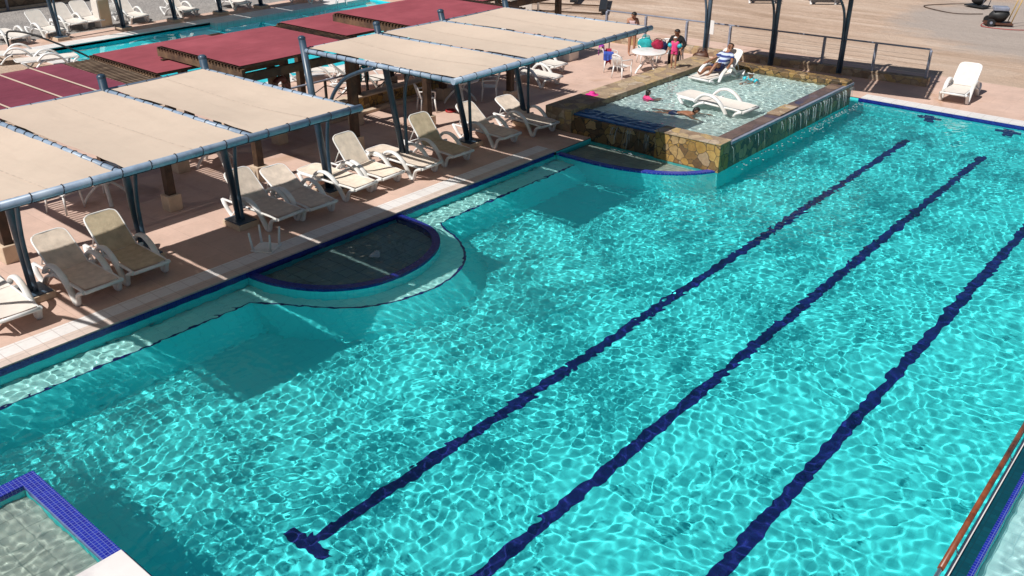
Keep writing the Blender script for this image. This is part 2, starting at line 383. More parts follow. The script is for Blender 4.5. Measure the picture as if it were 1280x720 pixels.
def smoothpath(pts, k=6):
    """Catmull-Rom through the points"""
    P = [Vector(p) for p in pts]; out = []
    for i in range(len(P) - 1):
        p0 = P[max(i - 1, 0)]; p1 = P[i]; p2 = P[i + 1]; p3 = P[min(i + 2, len(P) - 1)]
        for j in range(k):
            t = j / k
            out.append(0.5 * ((2 * p1) + (p2 - p0) * t + (2 * p0 - 5 * p1 + 4 * p2 - p3) * t * t + (3 * p1 - p0 - 3 * p2 + p3) * t ** 3))
    out.append(P[-1]); return out

def sm2(pts, k=6): return [(p.x, p.y) for p in smoothpath([(x, y, 0) for x, y in pts], k)]

def offset_line(line, d):
    out = []
    for i, p in enumerate(line):
        a = line[max(i - 1, 0)]; b = line[min(i + 1, len(line) - 1)]
        dx, dy = b[0] - a[0], b[1] - a[1]; l = math.hypot(dx, dy) or 1
        out.append((p[0] - dy / l * d, p[1] + dx / l * d))
    return out

def tag(o, label=None, cat=None, group=None, kind=None):
    if label: o['label'] = label
    if cat: o['category'] = cat
    if group: o['group'] = group
    if kind: o['kind'] = kind
    return o
def thing(name, loc, label, cat, group=None, rz=0.0):
    o = bpy.data.objects.new(name, None); COL.objects.link(o); o.empty_display_size = 0.2
    o.location = loc; o.rotation_euler = (0, 0, rz)
    return tag(o, label, cat, group)
def struct(o): o['kind'] = 'structure'; return o
def copy_tree(o, parent=None):
    c = o.copy(); COL.objects.link(c)
    if parent: c.parent = parent
    for ch in list(o.children): copy_tree(ch, c)
    return c
def sheet(name, cells, z, mat):
    mb = MB()
    for x0, y0, x1, y1 in cells: mb.add([(x0, y0, z), (x1, y0, z), (x1, y1, z), (x0, y1, z)], [(0, 1, 2, 3)])
    return mb.build(name, mat)
def cells(xs, ys, holes):
    out = []
    for i in range(len(xs) - 1):
        for j in range(len(ys) - 1):
            cx, cy = (xs[i] + xs[i + 1]) / 2, (ys[j] + ys[j + 1]) / 2
            if not any(h[0] < cx < h[2] and h[1] < cy < h[3] for h in holes): out.append((xs[i], ys[j], xs[i + 1], ys[j + 1]))
    return out

# ------------------------------------------------------------------ setting
PX0, PX1, PY0, PY1 = -13.87, 5.0, -1.2, 28.43        # main pool
QX0, QX1, QY0, QY1 = -36.2, -25.6, 15.0, 31.0        # second pool
holes = [(PX0, PY0, PX1, PY1), (QX0, QY0, QX1, QY1)]
struct(sheet('ground', cells([-900, QX0, QX1, PX0, PX1, 900], [-900, PY0, QY0, PY1, QY1, 1200], holes), -0.006, M['ground']))
dk = cells([-24.6, PX0, PX1, 9], [-2.2, PY0, PY1, 33.0], [holes[0]])
struct(sheet('deck', dk, 0.0, M['deck']))
struct(sheet('pool_surround', cells([-38.4, QX0, QX1, -24.6], [14.0, QY0, QY1, 32.0], [holes[1]]), 0.0, M['deck']))
struct(sheet('gravel', [(-80, -30, -38.4, 60)], 0.0, M['gravel']))

# coping of the main pool
cp = thing('pool_coping', (0, 0, 0), None, None); cp['kind'] = 'structure'
def box_obj(name, b, mat, parent=None, bevel=0.0, rec=False): return MB().box(*b).build(name, mat, parent, rec, bevel)
box_obj('tan_tile_row', (-14.13, -2.2, -0.12, PX0, 18.1, 0.022), M['cop_tan'], cp)
box_obj('white_tile_row', (-14.50, -2.2, -0.05, -14.133, 18.1, 0.019), M['cop_white'], cp)
box_obj('white_tile_row', (-9.83, PY1, -0.12, 9.0, 28.93, 0.022), M['cop_white'], cp)

# basin
bs_ = thing('pool_basin', (0, 0, 0), None, None); bs_['kind'] = 'structure'
DEP = -1.38
MB().add([(PX0, PY0, DEP), (PX1, PY0, DEP), (PX1, PY1, DEP), (PX0, PY1, DEP)], [(0, 1, 2, 3)]).build('basin_floor', M['pool'], bs_, True)
ws = MB()
for a, b in (((PX0, PY0), (PX0, PY1)), ((PX0, PY1), (PX1, PY1)), ((PX1, PY1), (PX1, PY0)), ((PX1, PY0), (PX0, PY0))): ws.wallstrip([a, b], DEP, -0.02)
ws.build('basin_wall', M['pool'], bs_, True)
wl = MB(); e = 0.012
wl.wallstrip([(PX0 + e, PY0), (PX0 + e, 18.0)], -0.16, -0.003); wl.wallstrip([(-9.9, PY1 - e), (PX1, PY1 - e)], -0.2, -0.003)
wl.build('waterline_tile', M['navy'], bs_, True)

def lane(x0, y0, x1, y1, wd=0.205):
    d = Vector((x1 - x0, y1 - y0)).normalized(); n = Vector((-d.y, d.x)) * wd / 2
    mb = MB(); z = DEP + 0.005
    mb.add([(x0 - n.x, y0 - n.y, z), (x1 - n.x, y1 - n.y, z), (x1 + n.x, y1 + n.y, z), (x0 + n.x, y0 + n.y, z)], [(3, 2, 1, 0)])
    return mb
for i, (x0, y0, x1, y1) in enumerate([(-7.93, 5.2, -7.66, 26.6), (-5.86, 5.2, -5.58, 26.5), (-3.62, 5.2, -3.33, 26.4)]):
    l = lane(x0, y0, x1, y1); z = DEP + 0.009
    for xx, yy in ((x0, y0),):
        l.box(xx - 0.40, yy - 0.09, z - 0.002, xx + 0.40, yy + 0.09, z)
    l.build('lane_line', M['navy_lane'], bs_, True)
for x in (-7.7, -5.5):
    mk = MB(); yy = PY1 - 0.006; mk.box(x - 0.14, yy - 0.004, -1.05, x + 0.14, yy, -0.35); mk.box(x - 0.35, yy - 0.008, -0.72, x + 0.35, yy - 0.005, -0.5)
    mk.build('wall_target', M['navy_lane'], bs_, True)

# underwater step running along the deck side and around the half-moon shelf
step = [(-13.22, PY0), (-13.22, 3.0), (-13.22, 8.15), (-12.6, 8.55)] + sm2([(-12.6, 8.55), (-11.85, 9.05), (-11.35, 9.65), (-11.08, 10.6), (-11.18, 11.5), (-11.6, 12.2), (-12.25, 12.7), (-12.85, 12.92)], 5) + [(-13.2, 13.1), (-13.22, 15.5), (-13.22, 18.2)]
poly = step + [(PX0 + 0.02, 18.2), (PX0 + 0.02, PY0)]
st = MB().prism(poly, DEP, -0.50); st.build('underwater_step', M['ledge'], bs_, True)
MB().ribbon(step, offset_line(step, 0.05), -0.496).build('step_edge_tile', M['navy_lane'], bs_, True)
lo_ = offset_line(step, -0.42); n_ = len(step)
MB().add([(x, y, -0.505) for x, y in offset_line(step, -0.003)] + [(x, y, DEP + 0.004) for x, y in lo_], [(i, n_ + i, n_ + i + 1, i + 1) for i in range(n_ - 1)]).build('step_riser', M['pool'], bs_, True)

def shelf(name, outer, close, rimw, zf, ztop=-0.055, floor='shelf', rim='blue_rim'):
    """half-round shelf: floor, outer wall, cobalt rim. outer runs so that the inside is to its left"""
    s = thing(name, (0, 0, 0), None, None); s['kind'] = 'structure'
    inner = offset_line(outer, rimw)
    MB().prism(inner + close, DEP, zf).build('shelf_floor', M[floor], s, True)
    n = len(outer)
    r = MB(); r.ribbon(outer, inner, ztop); r.wallstrip(inner, zf - 0.02, ztop); r.wallstrip(outer, -0.14, ztop)
    r.build('shelf_rim', M[rim], s, True)
    MB().wallstrip(outer, DEP, -0.14).build('shelf_wall', M['pool'], s, True)
    return s
hm = sm2([(-13.86, 8.55), (-13.3, 8.62), (-12.75, 8.82), (-12.3, 9.1), (-11.95, 9.48), (-11.72, 9.95), (-11.65, 10.54), (-11.72, 11.15), (-11.96, 11.75), (-12.3, 12.17), (-12.75, 12.45), (-13.25, 12.55), (-13.86, 12.56)], 4)
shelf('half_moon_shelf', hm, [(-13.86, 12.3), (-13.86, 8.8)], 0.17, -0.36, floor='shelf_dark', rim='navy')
ss = sm2([(-13.86, 18.1), (-12.74, 18.08), (-11.85, 18.2), (-11.05, 18.5), (-10.4, 18.98), (-9.98, 19.6)], 5)
shelf('waterfall_shelf', ss, [(-10.3, 19.7), (-13.86, 19.7)], 0.17, -0.34)
cs = thing('corner_shelf', (0, 0, 0), None, None); cs['kind'] = 'structure'
box_obj('shelf_floor', (-10.82, PY0, DEP, -8.73, 3.00, -0.30), M['shelf'], cs, rec=True)
r = MB().box(-11.04, PY0, -0.16, -10.82, 3.22, -0.05); r.box(-10.82, 3.0, -0.16, -8.73, 3.22, -0.05); r.build('shelf_rim', M['blue_rim'], cs, True)
r = MB().box(-11.037, PY0, DEP, -10.823, 3.217, -0.16); r.box(-10.82, 3.0, DEP, -8.73, 3.217, -0.16); r.build('shelf_wall', M['pool'], cs, True)
mp_ = thing('marble_platform', (0, 0, 0), None, None); mp_['kind'] = 'structure'
box_obj('marble_top', (-8.68, PY0 - 1, -0.03, -3.6, 3.19, 0.03), M['marble'], mp_, 0.01)
box_obj('platform_base', (-8.73, PY0, DEP, -3.55, 3.225, -0.035), M['navy'], mp_, rec=True)

# dividing wall and shallow pool on the right
dw = thing('dividing_wall', (0, 0, 0), None, None); dw['kind'] = 'structure'
box_obj('wall_top', (-1.22, PY0, -0.26, -1.07, PY1, -0.13), M['teal_tile'], dw, rec=True)
box_obj('pale_edge', (-1.26, PY0, -0.26, -1.222, PY1, -0.07), M['marble'], dw, rec=True)
box_obj('cobalt_edge', (-1.068, PY0, -0.26, -1.01, PY1, -0.07), M['blue_rim'], dw, rec=True)
box_obj('wall_side', (-1.285, PY0, DEP, -1.01, PY1, -0.263), M['pool'], dw, rec=True)
sf = thing('shallow_pool', (0, 0, 0), None, None); sf['kind'] = 'structure'
box_obj('shallow_floor', (-1.007, PY0, DEP, PX1, PY1, -0.42), M['shallow'], sf, rec=True)
hr = thing('hand_rail', (-1.30, 9.2, 0), 'varnished reddish wood rail along the wall of the shallow pool, lower right', 'rail')
MB().tube([(0, -0.25, 0.10), (0, 2.0, 0.10), (0, 5.4, 0.10)], 0.036, 12).build('wooden_bar', M['woodrail'], hr)
for y in (0.6, 2.35, 4.1):
    pass
MB().tube(smoothpath([(0, -0.25, 0.10), (0.0, -0.6, 0.10), (0.02, -0.75, 0.03), (0.10, -0.78, -0.07)], 5), 0.026, 10).build('steel_end', M['inox'], hr)
for y in (0.3, 2.6, 4.9):
    MB().tube([(0.0, y, 0.075), (0.03, y, 0.0), (0.06, y, -0.075)], 0.011, 8).build('bracket', M['inox'], hr)

# ------------------------------------------------------------------ water
def water_mat(name, tint=(1, 1, 1)):
    m = bpy.data.materials.new(name); m.use_nodes = True; n = m.node_tree.nodes; n.clear()
    o_ = n.new('ShaderNodeOutputMaterial'); g = n.new('ShaderNodeBsdfGlass')
    g.inputs['IOR'].default_value = 1.33; g.inputs['Roughness'].default_value = 0.0; g.inputs['Color'].default_value = c4(tint)
    m.node_tree.links.new(g.outputs[0], o_.inputs[0]); return m
M['water'] = water_mat('clear_pool_water', (0.93, 1.0, 0.99))
def water(name, x0, y0, x1, y1, z, cell, waves, seed=1):
    nx = int((x1 - x0) / cell) + 1; ny = int((y1 - y0) / cell) + 1
    X, Y = np.meshgrid(np.linspace(x0, x1, nx), np.linspace(y0, y1, ny))
    Z = np.zeros_like(X); rng = np.random.RandomState(seed)
    # slow warp so that crests are not straight
    WX = X + 0.10 * np.sin(1.7 * Y + 0.6 * X) + 0.06 * np.sin(3.1 * X - 1.3 * Y + 1.0)
    WY = Y + 0.10 * np.sin(1.5 * X - 0.7 * Y + 2.0) + 0.06 * np.sin(2.7 * Y + 1.9 * X)
    for (l0, l1, cnt, amp, mod) in waves:
        Q = np.zeros_like(X)
        for i in range(cnt):
            L = math.exp(rng.uniform(math.log(l0), math.log(l1))); a = rng.uniform(0, 2 * PI)
            k = 2 * PI / L
            Q += L * np.sin(k * (WX * math.cos(a) + WY * math.sin(a)) + rng.uniform(0, 6.3))
        Q *= amp
        if mod: Q = Q * mod(X, Y)
        Z += Q
    V = np.stack([X, Y, Z + z], -1).reshape(-1, 3)
    idx = np.arange(nx * ny).reshape(ny, nx)
    F = np.stack([idx[:-1, :-1], idx[:-1, 1:], idx[1:, 1:], idx[1:, :-1]], -1).reshape(-1, 4)
    me = bpy.data.meshes.new(name); nf = len(F)
    me.vertices.add(len(V)); me.vertices.foreach_set('co', V.ravel())
    me.loops.add(nf * 4); me.loops.foreach_set('vertex_index', F.ravel())
    me.polygons.add(nf); me.polygons.foreach_set('loop_start', np.arange(0, nf * 4, 4)); me.polygons.foreach_set('loop_total', np.full(nf, 4))
    me.polygons.foreach_set('use_smooth', np.ones(nf, dtype=bool)); me.update(calc_edges=True)
    me.materials.append(M['water'])
    o = bpy.data.objects.new(name, me); COL.objects.link(o); o['kind'] = 'structure'
    o.cycles.is_caustics_caster = True
    return o
def side(X, Y): return 1 / (1 + np.exp((X + 5.2 - 0.12 * (Y - 8)) * 0.8))      # 1 on the busy left, 0 on the calm right
def patch(X, Y): return 1 + 0.12 * np.sin(0.9 * X + 0.5 * Y) * np.sin(0.7 * Y - 0.4 * X + 1.0) + 0.08 * np.sin(1.7 * X - 0.6 * Y)
def shoal(X, Y): return 1.0 * ((X < -8.7) & (Y < 3.3)) + 0.9 * (X > -0.9) + 0.9 * ((X < -12.9) & (Y < 18.2))
def fine(X, Y): return (0.30 + 0.70 * side(X, Y)) * patch(X, Y) + shoal(X, Y)
def mid(X, Y): return (0.92 - 0.45 * side(X, Y)) * (2 - patch(X, Y)) + 0.5 * shoal(X, Y)
water('pool_water', PX0 + 0.014, PY0, PX1, PY1 - 0.014, -0.085, 0.027,
      [(0.7, 1.6, 8, 0.0007, None), (0.32, 0.6, 18, 0.0014, mid), (0.18, 0.32, 20, 0.0016, mid), (0.11, 0.22, 34, 0.0020, fine)])
water('second_pool_water', QX0 + 0.01, QY0, QX1, QY1, -0.09, 0.16, [(0.7, 1.8, 12, 0.0022, None)], 5)
q = thing('second_pool_basin', (0, 0, 0), None, None); q['kind'] = 'structure'
MB().add([(QX0, QY0, -0.8), (QX1, QY0, -0.8), (QX1, QY1, -0.8), (QX0, QY1, -0.8)], [(0, 1, 2, 3)]).build('basin_floor', M['pool2'], q, True)
qw = MB()
for a, b in (((QX0, QY0), (QX0, QY1)), ((QX0, QY1), (QX1, QY1)), ((QX1, QY1), (QX1, QY0)), ((QX1, QY0), (QX0, QY0))): qw.wallstrip([a, b], -0.8, -0.002)
qw.build('basin_wall', M['pool2'], q, True)
c = MB(); c.box(QX0 - 0.75, QY0 - 0.8, -0.1, QX0, QY1 + 0.6, 0.03); c.box(QX0, QY0 - 0.8, -0.1, QX1, QY0, 0.03); c.box(QX1, QY0 - 0.8, -0.1, QX1 + 0.6, QY1 + 0.6, 0.03)
c.build('pool_coping_white', M['cop_white'], q)
MB().box(QX0, 22.3, -1.29, QX0 + 0.55, QY1, 0.034).build('coping_jog', M['cop_white'], q, True)

# ------------------------------------------------------------------ raised paddling pool
rp = thing('raised_pool', (-12.2, 23.5, 0), 'raised stone paddling pool with water spilling over its rim', 'pool')
rp.location = (0, 0, 0)
RZ = 0.58
box_obj('pool_floor', (-14.5, 19.75, -0.3, -10.35, 27.35, 0.27), M['kids_floor'], rp, rec=True)
box_obj('left_rim', (-15.45, 19.62, 0.0, -14.55, 27.8, RZ + 0.05), M['flag'], rp, 0.015, rec=True)
box_obj('back_wall', (-14.55, 27.35, 0.0, -9.95, 27.8, RZ + 0.10), M['wetstone'], rp, 0.02, rec=True)
box_obj('corner_pier', (-11.80, 19.55, -0.13, -9.93, 20.05, RZ + 0.03), M['ochre'], rp, 0.015, rec=True)
box_obj('pier_cap', (-11.82, 19.53, RZ + 0.032, -9.92, 20.10, RZ + 0.055), M['flag'], rp, rec=True)
box_obj('weir_wall', (-14.55, 19.64, -0.14, -11.80, 19.92, RZ - 0.10), M['wetstone'], rp, 0.015, rec=True)
box_obj('weir_rim', (-15.0, 19.75, RZ - 0.10, -11.80, 20.35, RZ - 0.052), M['slate_tile'], rp, rec=True)
box_obj('right_wall', (-10.35, 20.1, -0.13, -9.97, 27.8, RZ - 0.06), M['wetstone'], rp, 0.015, rec=True)
box_obj('right_rim', (-10.42, 20.10, RZ - 0.058, -10.04, 27.34, RZ - 0.012), M['rimstone'], rp, rec=True)
g_ = MB(); g_.box(-10.03, 20.06, RZ - 0.06, -9.93, 27.8, RZ - 0.02); g_.box(-9.927, 20.06, RZ - 0.06, -9.895, 27.8, RZ + 0.015)
g_.build('overflow_gutter', M['galv'], rp)
box_obj('middle_pier', (-10.42, 23.0, RZ - 0.01, -10.02, 24.1, RZ + 0.03), M['flag'], rp, 0.01)
box_obj('pier_face', (-9.965, 20.06, -0.12, -9.945, 27.8, RZ - 0.07), M['wetstone'], rp)
box_obj('footing', (-14.5, 19.57, DEP, -9.96, 27.8, -0.145), M['pool'], rp, rec=True)
rw = water('raised_pool_water', -14.55, 19.93, -10.36, 27.35, RZ - 0.035, 0.03, [(0.5, 1.0, 8, 0.0020, None), (0.12, 0.36, 34, 0.0056, None)], 9)
# falling water
M['fall'] = plain('falling_water', (0.72, 0.80, 0.83), 0.15, 0.1, 8)
nt = M['fall'].node_tree; M['fall'].node_tree.nodes['Principled BSDF'].inputs['Transmission Weight'].default_value = 0.55
random.seed(12)
fw = MB()
for k in range(84):
    if k < 56:
        y = random.choice([random.uniform(19.7, 27.7), random.uniform(23.2, 27.7), random.uniform(25, 27.7)])
        x = -9.85 + random.uniform(0, 0.06); z0 = RZ - 0.05
        ln_ = random.choice([0.15, 0.25, 0.45, 0.62]) * random.uniform(0.7, 1); out = random.uniform(0.01, 0.10); dx, dy = out, random.uniform(-0.02, 0.02)
    else:
        x = random.uniform(-13.2, -12.0); y = 19.63; z0 = RZ - 0.12; ln_ = random.uniform(0.15, 0.6); dx, dy = random.uniform(-0.03, 0.03), -random.uniform(0.03, 0.2)
    pts = [(x + dx * t ** 0.6, y + dy * t ** 0.6, z0 - ln_ * t ** 1.6) for t in (0, 0.25, 0.5, 0.75, 1)]
    w0 = random.uniform(0.0018, 0.0055)
    fw.tube(pts, [w0, w0 * 1.3, w0 * 0.8, w0 * 1.1, w0 * 0.4], 5)
tag(fw.build('spilling_water', M['fall']), 'thin white streams of water spilling down the raised pool wall', 'water', kind='stuff')
sp = MB()
for k in range(260):
    if k < 220: x = -9.84 + abs(random.gauss(0, 0.16)); y = random.choice([random.uniform(24.5, 28.2), random.uniform(20, 28)])
    else: x = random.uniform(-13.1, -12.0); y = 19.45 - abs(random.gauss(0, 0.12))
    s_ = random.uniform(0.005, 0.017); sp.blob((x, y, -0.078 + random.uniform(0, 0.012)), (s_ * 1.8, s_ * 1.8, s_ * 0.35), k, 6)
sp.blob((-12.72, 10.75, -0.075), (0.11, 0.11, 0.06), 5, 16, 0.25); sp.blob((-12.70, 10.78, -0.02), (0.05, 0.05, 0.05), 8, 12, 0.25)
tag(sp.build('splashing_foam', M['fall']), 'white foam flecks where falling water meets the pool', 'foam', kind='stuff')

# ------------------------------------------------------------------ tensile shade shelters
def shelter(name, label, ys, bx, backx, frontx, zb, zf, base_y=None, origin=(0, 0), rot=0.0, group='beige net shade shelters', pad=True, nopost=(), bdir=None):
    t = thing(name, (origin[0], origin[1], 0), label, 'shelter', group, rot)
    def zat(x): return zb + (zf - zb) * (x - backx) / (frontx - backx)
    y0, y1 = ys[0], ys[-1]
    MB().tube([(frontx, y0 - 0.05, zf), (frontx, y1 + 0.1, zf)], 0.062, 12).build('front_pipe', M['steel'], t)
    MB().tube([(backx, y0 - 0.05, zb), (backx, y1 + 0.05, zb)], 0.055, 12).build('back_pipe', M['steel'], t)
    for i, y in enumerate(ys):
        yb = base_y[i] if base_y else y
        MB().tube([(backx, y, zb), (frontx, y, zf)], 0.05, 12).build('cross_pipe', M['steel'], t)
        if i in nopost: continue
        topx = backx - 0.05
        lg = MB().tube([(bx, yb, 0.14), (topx, y, zb + 0.26)], 0.078, 14); lg.lathe([(0.085, 0), (0.085, 0.04), (0.05, 0.07), (0, 0.08)], (topx, y, zb + 0.24), 14)
        lg.build('post', M['steel_post'] if True else M['steel'], t)
        dxx = (frontx - bx)
        s_ = 1 if dxx > 0 else -1
        br = smoothpath([(bx + s_ * 0.12, yb, 0.14), (bx + s_ * 0.10, yb, 1.2), (bx + s_ * 0.22, (y + yb) / 2, 2.1), (bx + s_ * 0.60, y, 2.65), (bx + s_ * 1.15, y, zb - 0.22), (bx + s_ * 1.7, y, zat(bx + s_ * 1.7) - 0.06)], 6)
        if bdir: br = [Vector((bx + (p.x - bx) * bdir[0], yb + (p.x - bx) * bdir[1], p.z)) for p in br]
        MB().tube(br, 0.042, 10).build('curved_brace', M['steel_post'], t)
        if pad:
            box = MB().box(bx - 0.24, yb - 0.22, 0.12, bx + 0.30, yb + 0.22, 0.145)
            box.build('base_plate', M['steel_post'], t, bevel=0.004)
            box_obj('concrete_pad', (bx - 0.27, yb - 0.25, 0.0, bx + 0.33, yb + 0.25, 0.12), M['concrete'], t, 0.01)
    gap = 0.078
    for i in range(len(ys) - 1):
        a, b = ys[i] + gap, ys[i + 1] - gap; xa, xb = min(backx, frontx) + 0.02, max(backx, frontx) - 0.03
        nx, ny = 16, 10; v = []; f = []
        for iy in range(ny + 1):
            for ix in range(nx + 1):
                u, vv = ix / nx, iy / ny
                x = xa + (xb - xa) * u
                edge = 0.035 * (1 - abs(math.cos(PI * 6 * vv)) * 1.0)
                sag = -0.07 * math.sin(PI * u) * math.sin(PI * vv) + 0.012 * math.sin(7 * u + 3 * vv + i * 2)
                y = a + (b - a) * vv
                if iy == 0: y += 0.016 * abs(math.sin(PI * 8 * u))
                if iy == ny: y -= 0.016 * abs(math.sin(PI * 8 * u))
                v.append((x, y, zat(x) + 0.045 + sag))
        for iy in range(ny):
            for ix in range(nx):
                p = iy * (nx + 1) + ix; f.append((p, p + 1, p + nx + 2, p + nx + 1))
        pn = MB().add(v, f, True).build('net_panel', M['canvas'], t)
        for uu in (0.55,):
            ym = a + (b - a) * uu; sp_ = []
            for ix in range(nx + 1):
                u = ix / nx; x = xa + (xb - xa) * u
                sp_.append((x, ym, zat(x) + 0.049 - 0.07 * math.sin(PI * u) * math.sin(PI * uu) + 0.012 * math.sin(7 * u + 3 * uu + i * 2)))
            sl_ = MB(); sl_.add([(p[0], p[1] - 0.012, p[2]) for p in sp_] + [(p[0], p[1] + 0.012, p[2] + 0.001) for p in sp_], [(k_, k_ + 1, nx + 2 + k_, nx + 1 + k_) for k_ in range(nx)], True)
            sl_.build('seam', M['seam'], pn)
    def cord(fn, n_, rr, step_, frm):
        """one continuous cord wound round a pipe; fn(s) gives the pipe axis, frm the two cross directions"""
        pts = []; s0 = 0.15; u_, v_ = frm
        while s0 < n_ - 0.15:
            c0 = Vector(fn(s0)); c1 = Vector(fn(s0 + 0.05))
            for j in range(9):
                q_ = -PI / 2 + 2 * PI * j / 8; cc = c0.lerp(c1, j / 8)
                pts.append(cc + u_ * (rr * math.cos(q_)) + v_ * (rr * math.sin(q_)))
            s0 += random.uniform(0.9, 1.1) * step_
        if len(pts) > 2: MB().tube(pts, 0.0075, 4).build('lacing_cord', M['cord'], t)
    ex, ey, ez = Vector((1, 0, 0)), Vector((0, 1, 0)), Vector((0, 0, 1))
    cord(lambda s_: (frontx, y0 + s_, zf), y1 - y0, 0.070, 0.42, (ex, ez))
    cord(lambda s_: (backx, y0 + s_, zb), y1 - y0, 0.063, 0.42, (ex, ez))
    sg = 1 if frontx > backx else -1
    for y in ys:
        cord(lambda s_: (backx + sg * s_, y, zat(backx + sg * s_)), abs(frontx - backx), 0.058, 0.31, (ey, ez))
    return t
shelter('shade_shelter', 'beige net shelter nearest the viewer, over the loungers at left', [3.4, 5.65, 7.84, 9.97], -15.95, -16.6, -12.0, 3.15, 3.2, [3.3, 5.5, 7.66, 9.85])
shelter('shade_shelter', 'beige net shelter in the centre, between red roofs and raised pool', [12.45, 14.64, 16.80, 19.27], -16.0, -16.6, -12.02, 3.15, 3.2, [12.3, 14.7, 17.0, 19.4])
# third one behind the raised pool, turned to face it
s3 = shelter('shade_shelter', 'shelter on dark paired posts behind the raised pool, its net out of frame', [-0.35, 2.05, 4.38, 6.2], 0.0, -0.1, 4.2, 3.6, 3.85, None, (-15.75, 29.75), R(-79.4), pad=False, nopost=(3,), bdir=(0.35, -0.55))
# fourth by the second pool
s4 = shelter('shade_shelter', 'shelter on slim dark posts by the second pool, top left', [16.4, 19.1, 21.5, 23.8, 26.0], -37.65, -38.4, -34.0, 3.25, 3.3)

# ------------------------------------------------------------------ red-roofed timber pergolas
def pergola(label, x0, x1, y0, y1, z, mat, roof=None, posts=True, battens=False, blocks=True):
    t = thing('pergola', (x0, y0, 0), label, 'pergola', 'red-roofed timber pergolas'); W, L = x1 - x0, y1 - y0
    ry0, ry1 = roof if roof else (0.10, L - 0.45)
    v = []; f = []; nx, ny = 10, 12
    for iy in range(ny + 1):
        for ix in range(nx + 1):
            u, vv = ix / nx, iy / ny
            v.append((0.0 + (W + 0.02) * u, ry0 + (ry1 - ry0) * vv, z + 0.004 + 0.012 * math.sin(5 * u + 2 * vv) * math.sin(PI * vv)))
    for iy in range(ny):
        for ix in range(nx):
            p = iy * (nx + 1) + ix; f.append((p, p + 1, p + nx + 2, p + nx + 1))
    MB().add(v, f, True).build('roof_net', mat, t)
    n = int(W / 0.125)
    for k in range(n + 1):
        x = W * k / n
        MB().beam((x, 0.035, z - 0.042), (x, L, z - 0.042), 0.05, 0.046).build('slat', M['slatwood'] if battens else M['timber'], t)
    for y in (0.12, L - 0.14):
        MB().beam((-0.12, y, z - 0.165), (W + 0.10, y, z - 0.165), 0.09, 0.19).build('cross_beam', M['beamend'], t)
    for x in (0.25, W - 0.28):
        MB().beam((x, -0.05, z - 0.365), (x, L + 0.05, z - 0.365), 0.10, 0.20).build('long_beam', M['timber'], t)
    if posts:
        for x in (0.25, W - 0.28):
            for y in ((0.45, L - 0.35)):
                MB().box(x - 0.09, y - 0.09, 0.3, x + 0.09, y + 0.09, z - 0.47).build('post', M['timber'], t, bevel=0.006)
                if blocks: MB().box(x - 0.16, y - 0.16, 0.0, x + 0.16, y + 0.16, 0.36).build('concrete_block', M['concrete'], t, bevel=0.012)
    if battens:
        for y in battens: MB().beam((0, y, z + 0.025), (W, y, z + 0.025), 0.035, 0.012).build('batten', M['canvas'], t)
    return t
pergola('maroon-roofed pergola with pale battens, nearest the viewer at far left', -21.0, -17.55, 5.45, 9.75, 2.8, M['maroon'], roof=(0.55, 3.6), battens=(1.2, 2.2, 2.9))
pergola('low red-roofed pergola, second from left, its corner beam over blue water', -22.65, -19.65, 10.45, 14.2, 2.52, M['red'])
pergola('tall red-roofed pergola between the two beige net shelters', -20.95, -17.66, 11.35, 15.15, 2.82, M['red'])
pergola('low red-roofed pergola behind the tall one, its left edge dotted with slat ends', -22.3, -19.4, 15.85, 20.2, 2.58, M['red'])
pergola('long red-roofed pergola behind the middle of the centre shelter', -21.1, -17.6, 16.95, 21.3, 2.84, M['red'])
pergola('farthest red-roofed pergola, only its edge seen at the top centre', -23.6, -20.2, 22.0, 27.0, 2.6, M['red'])

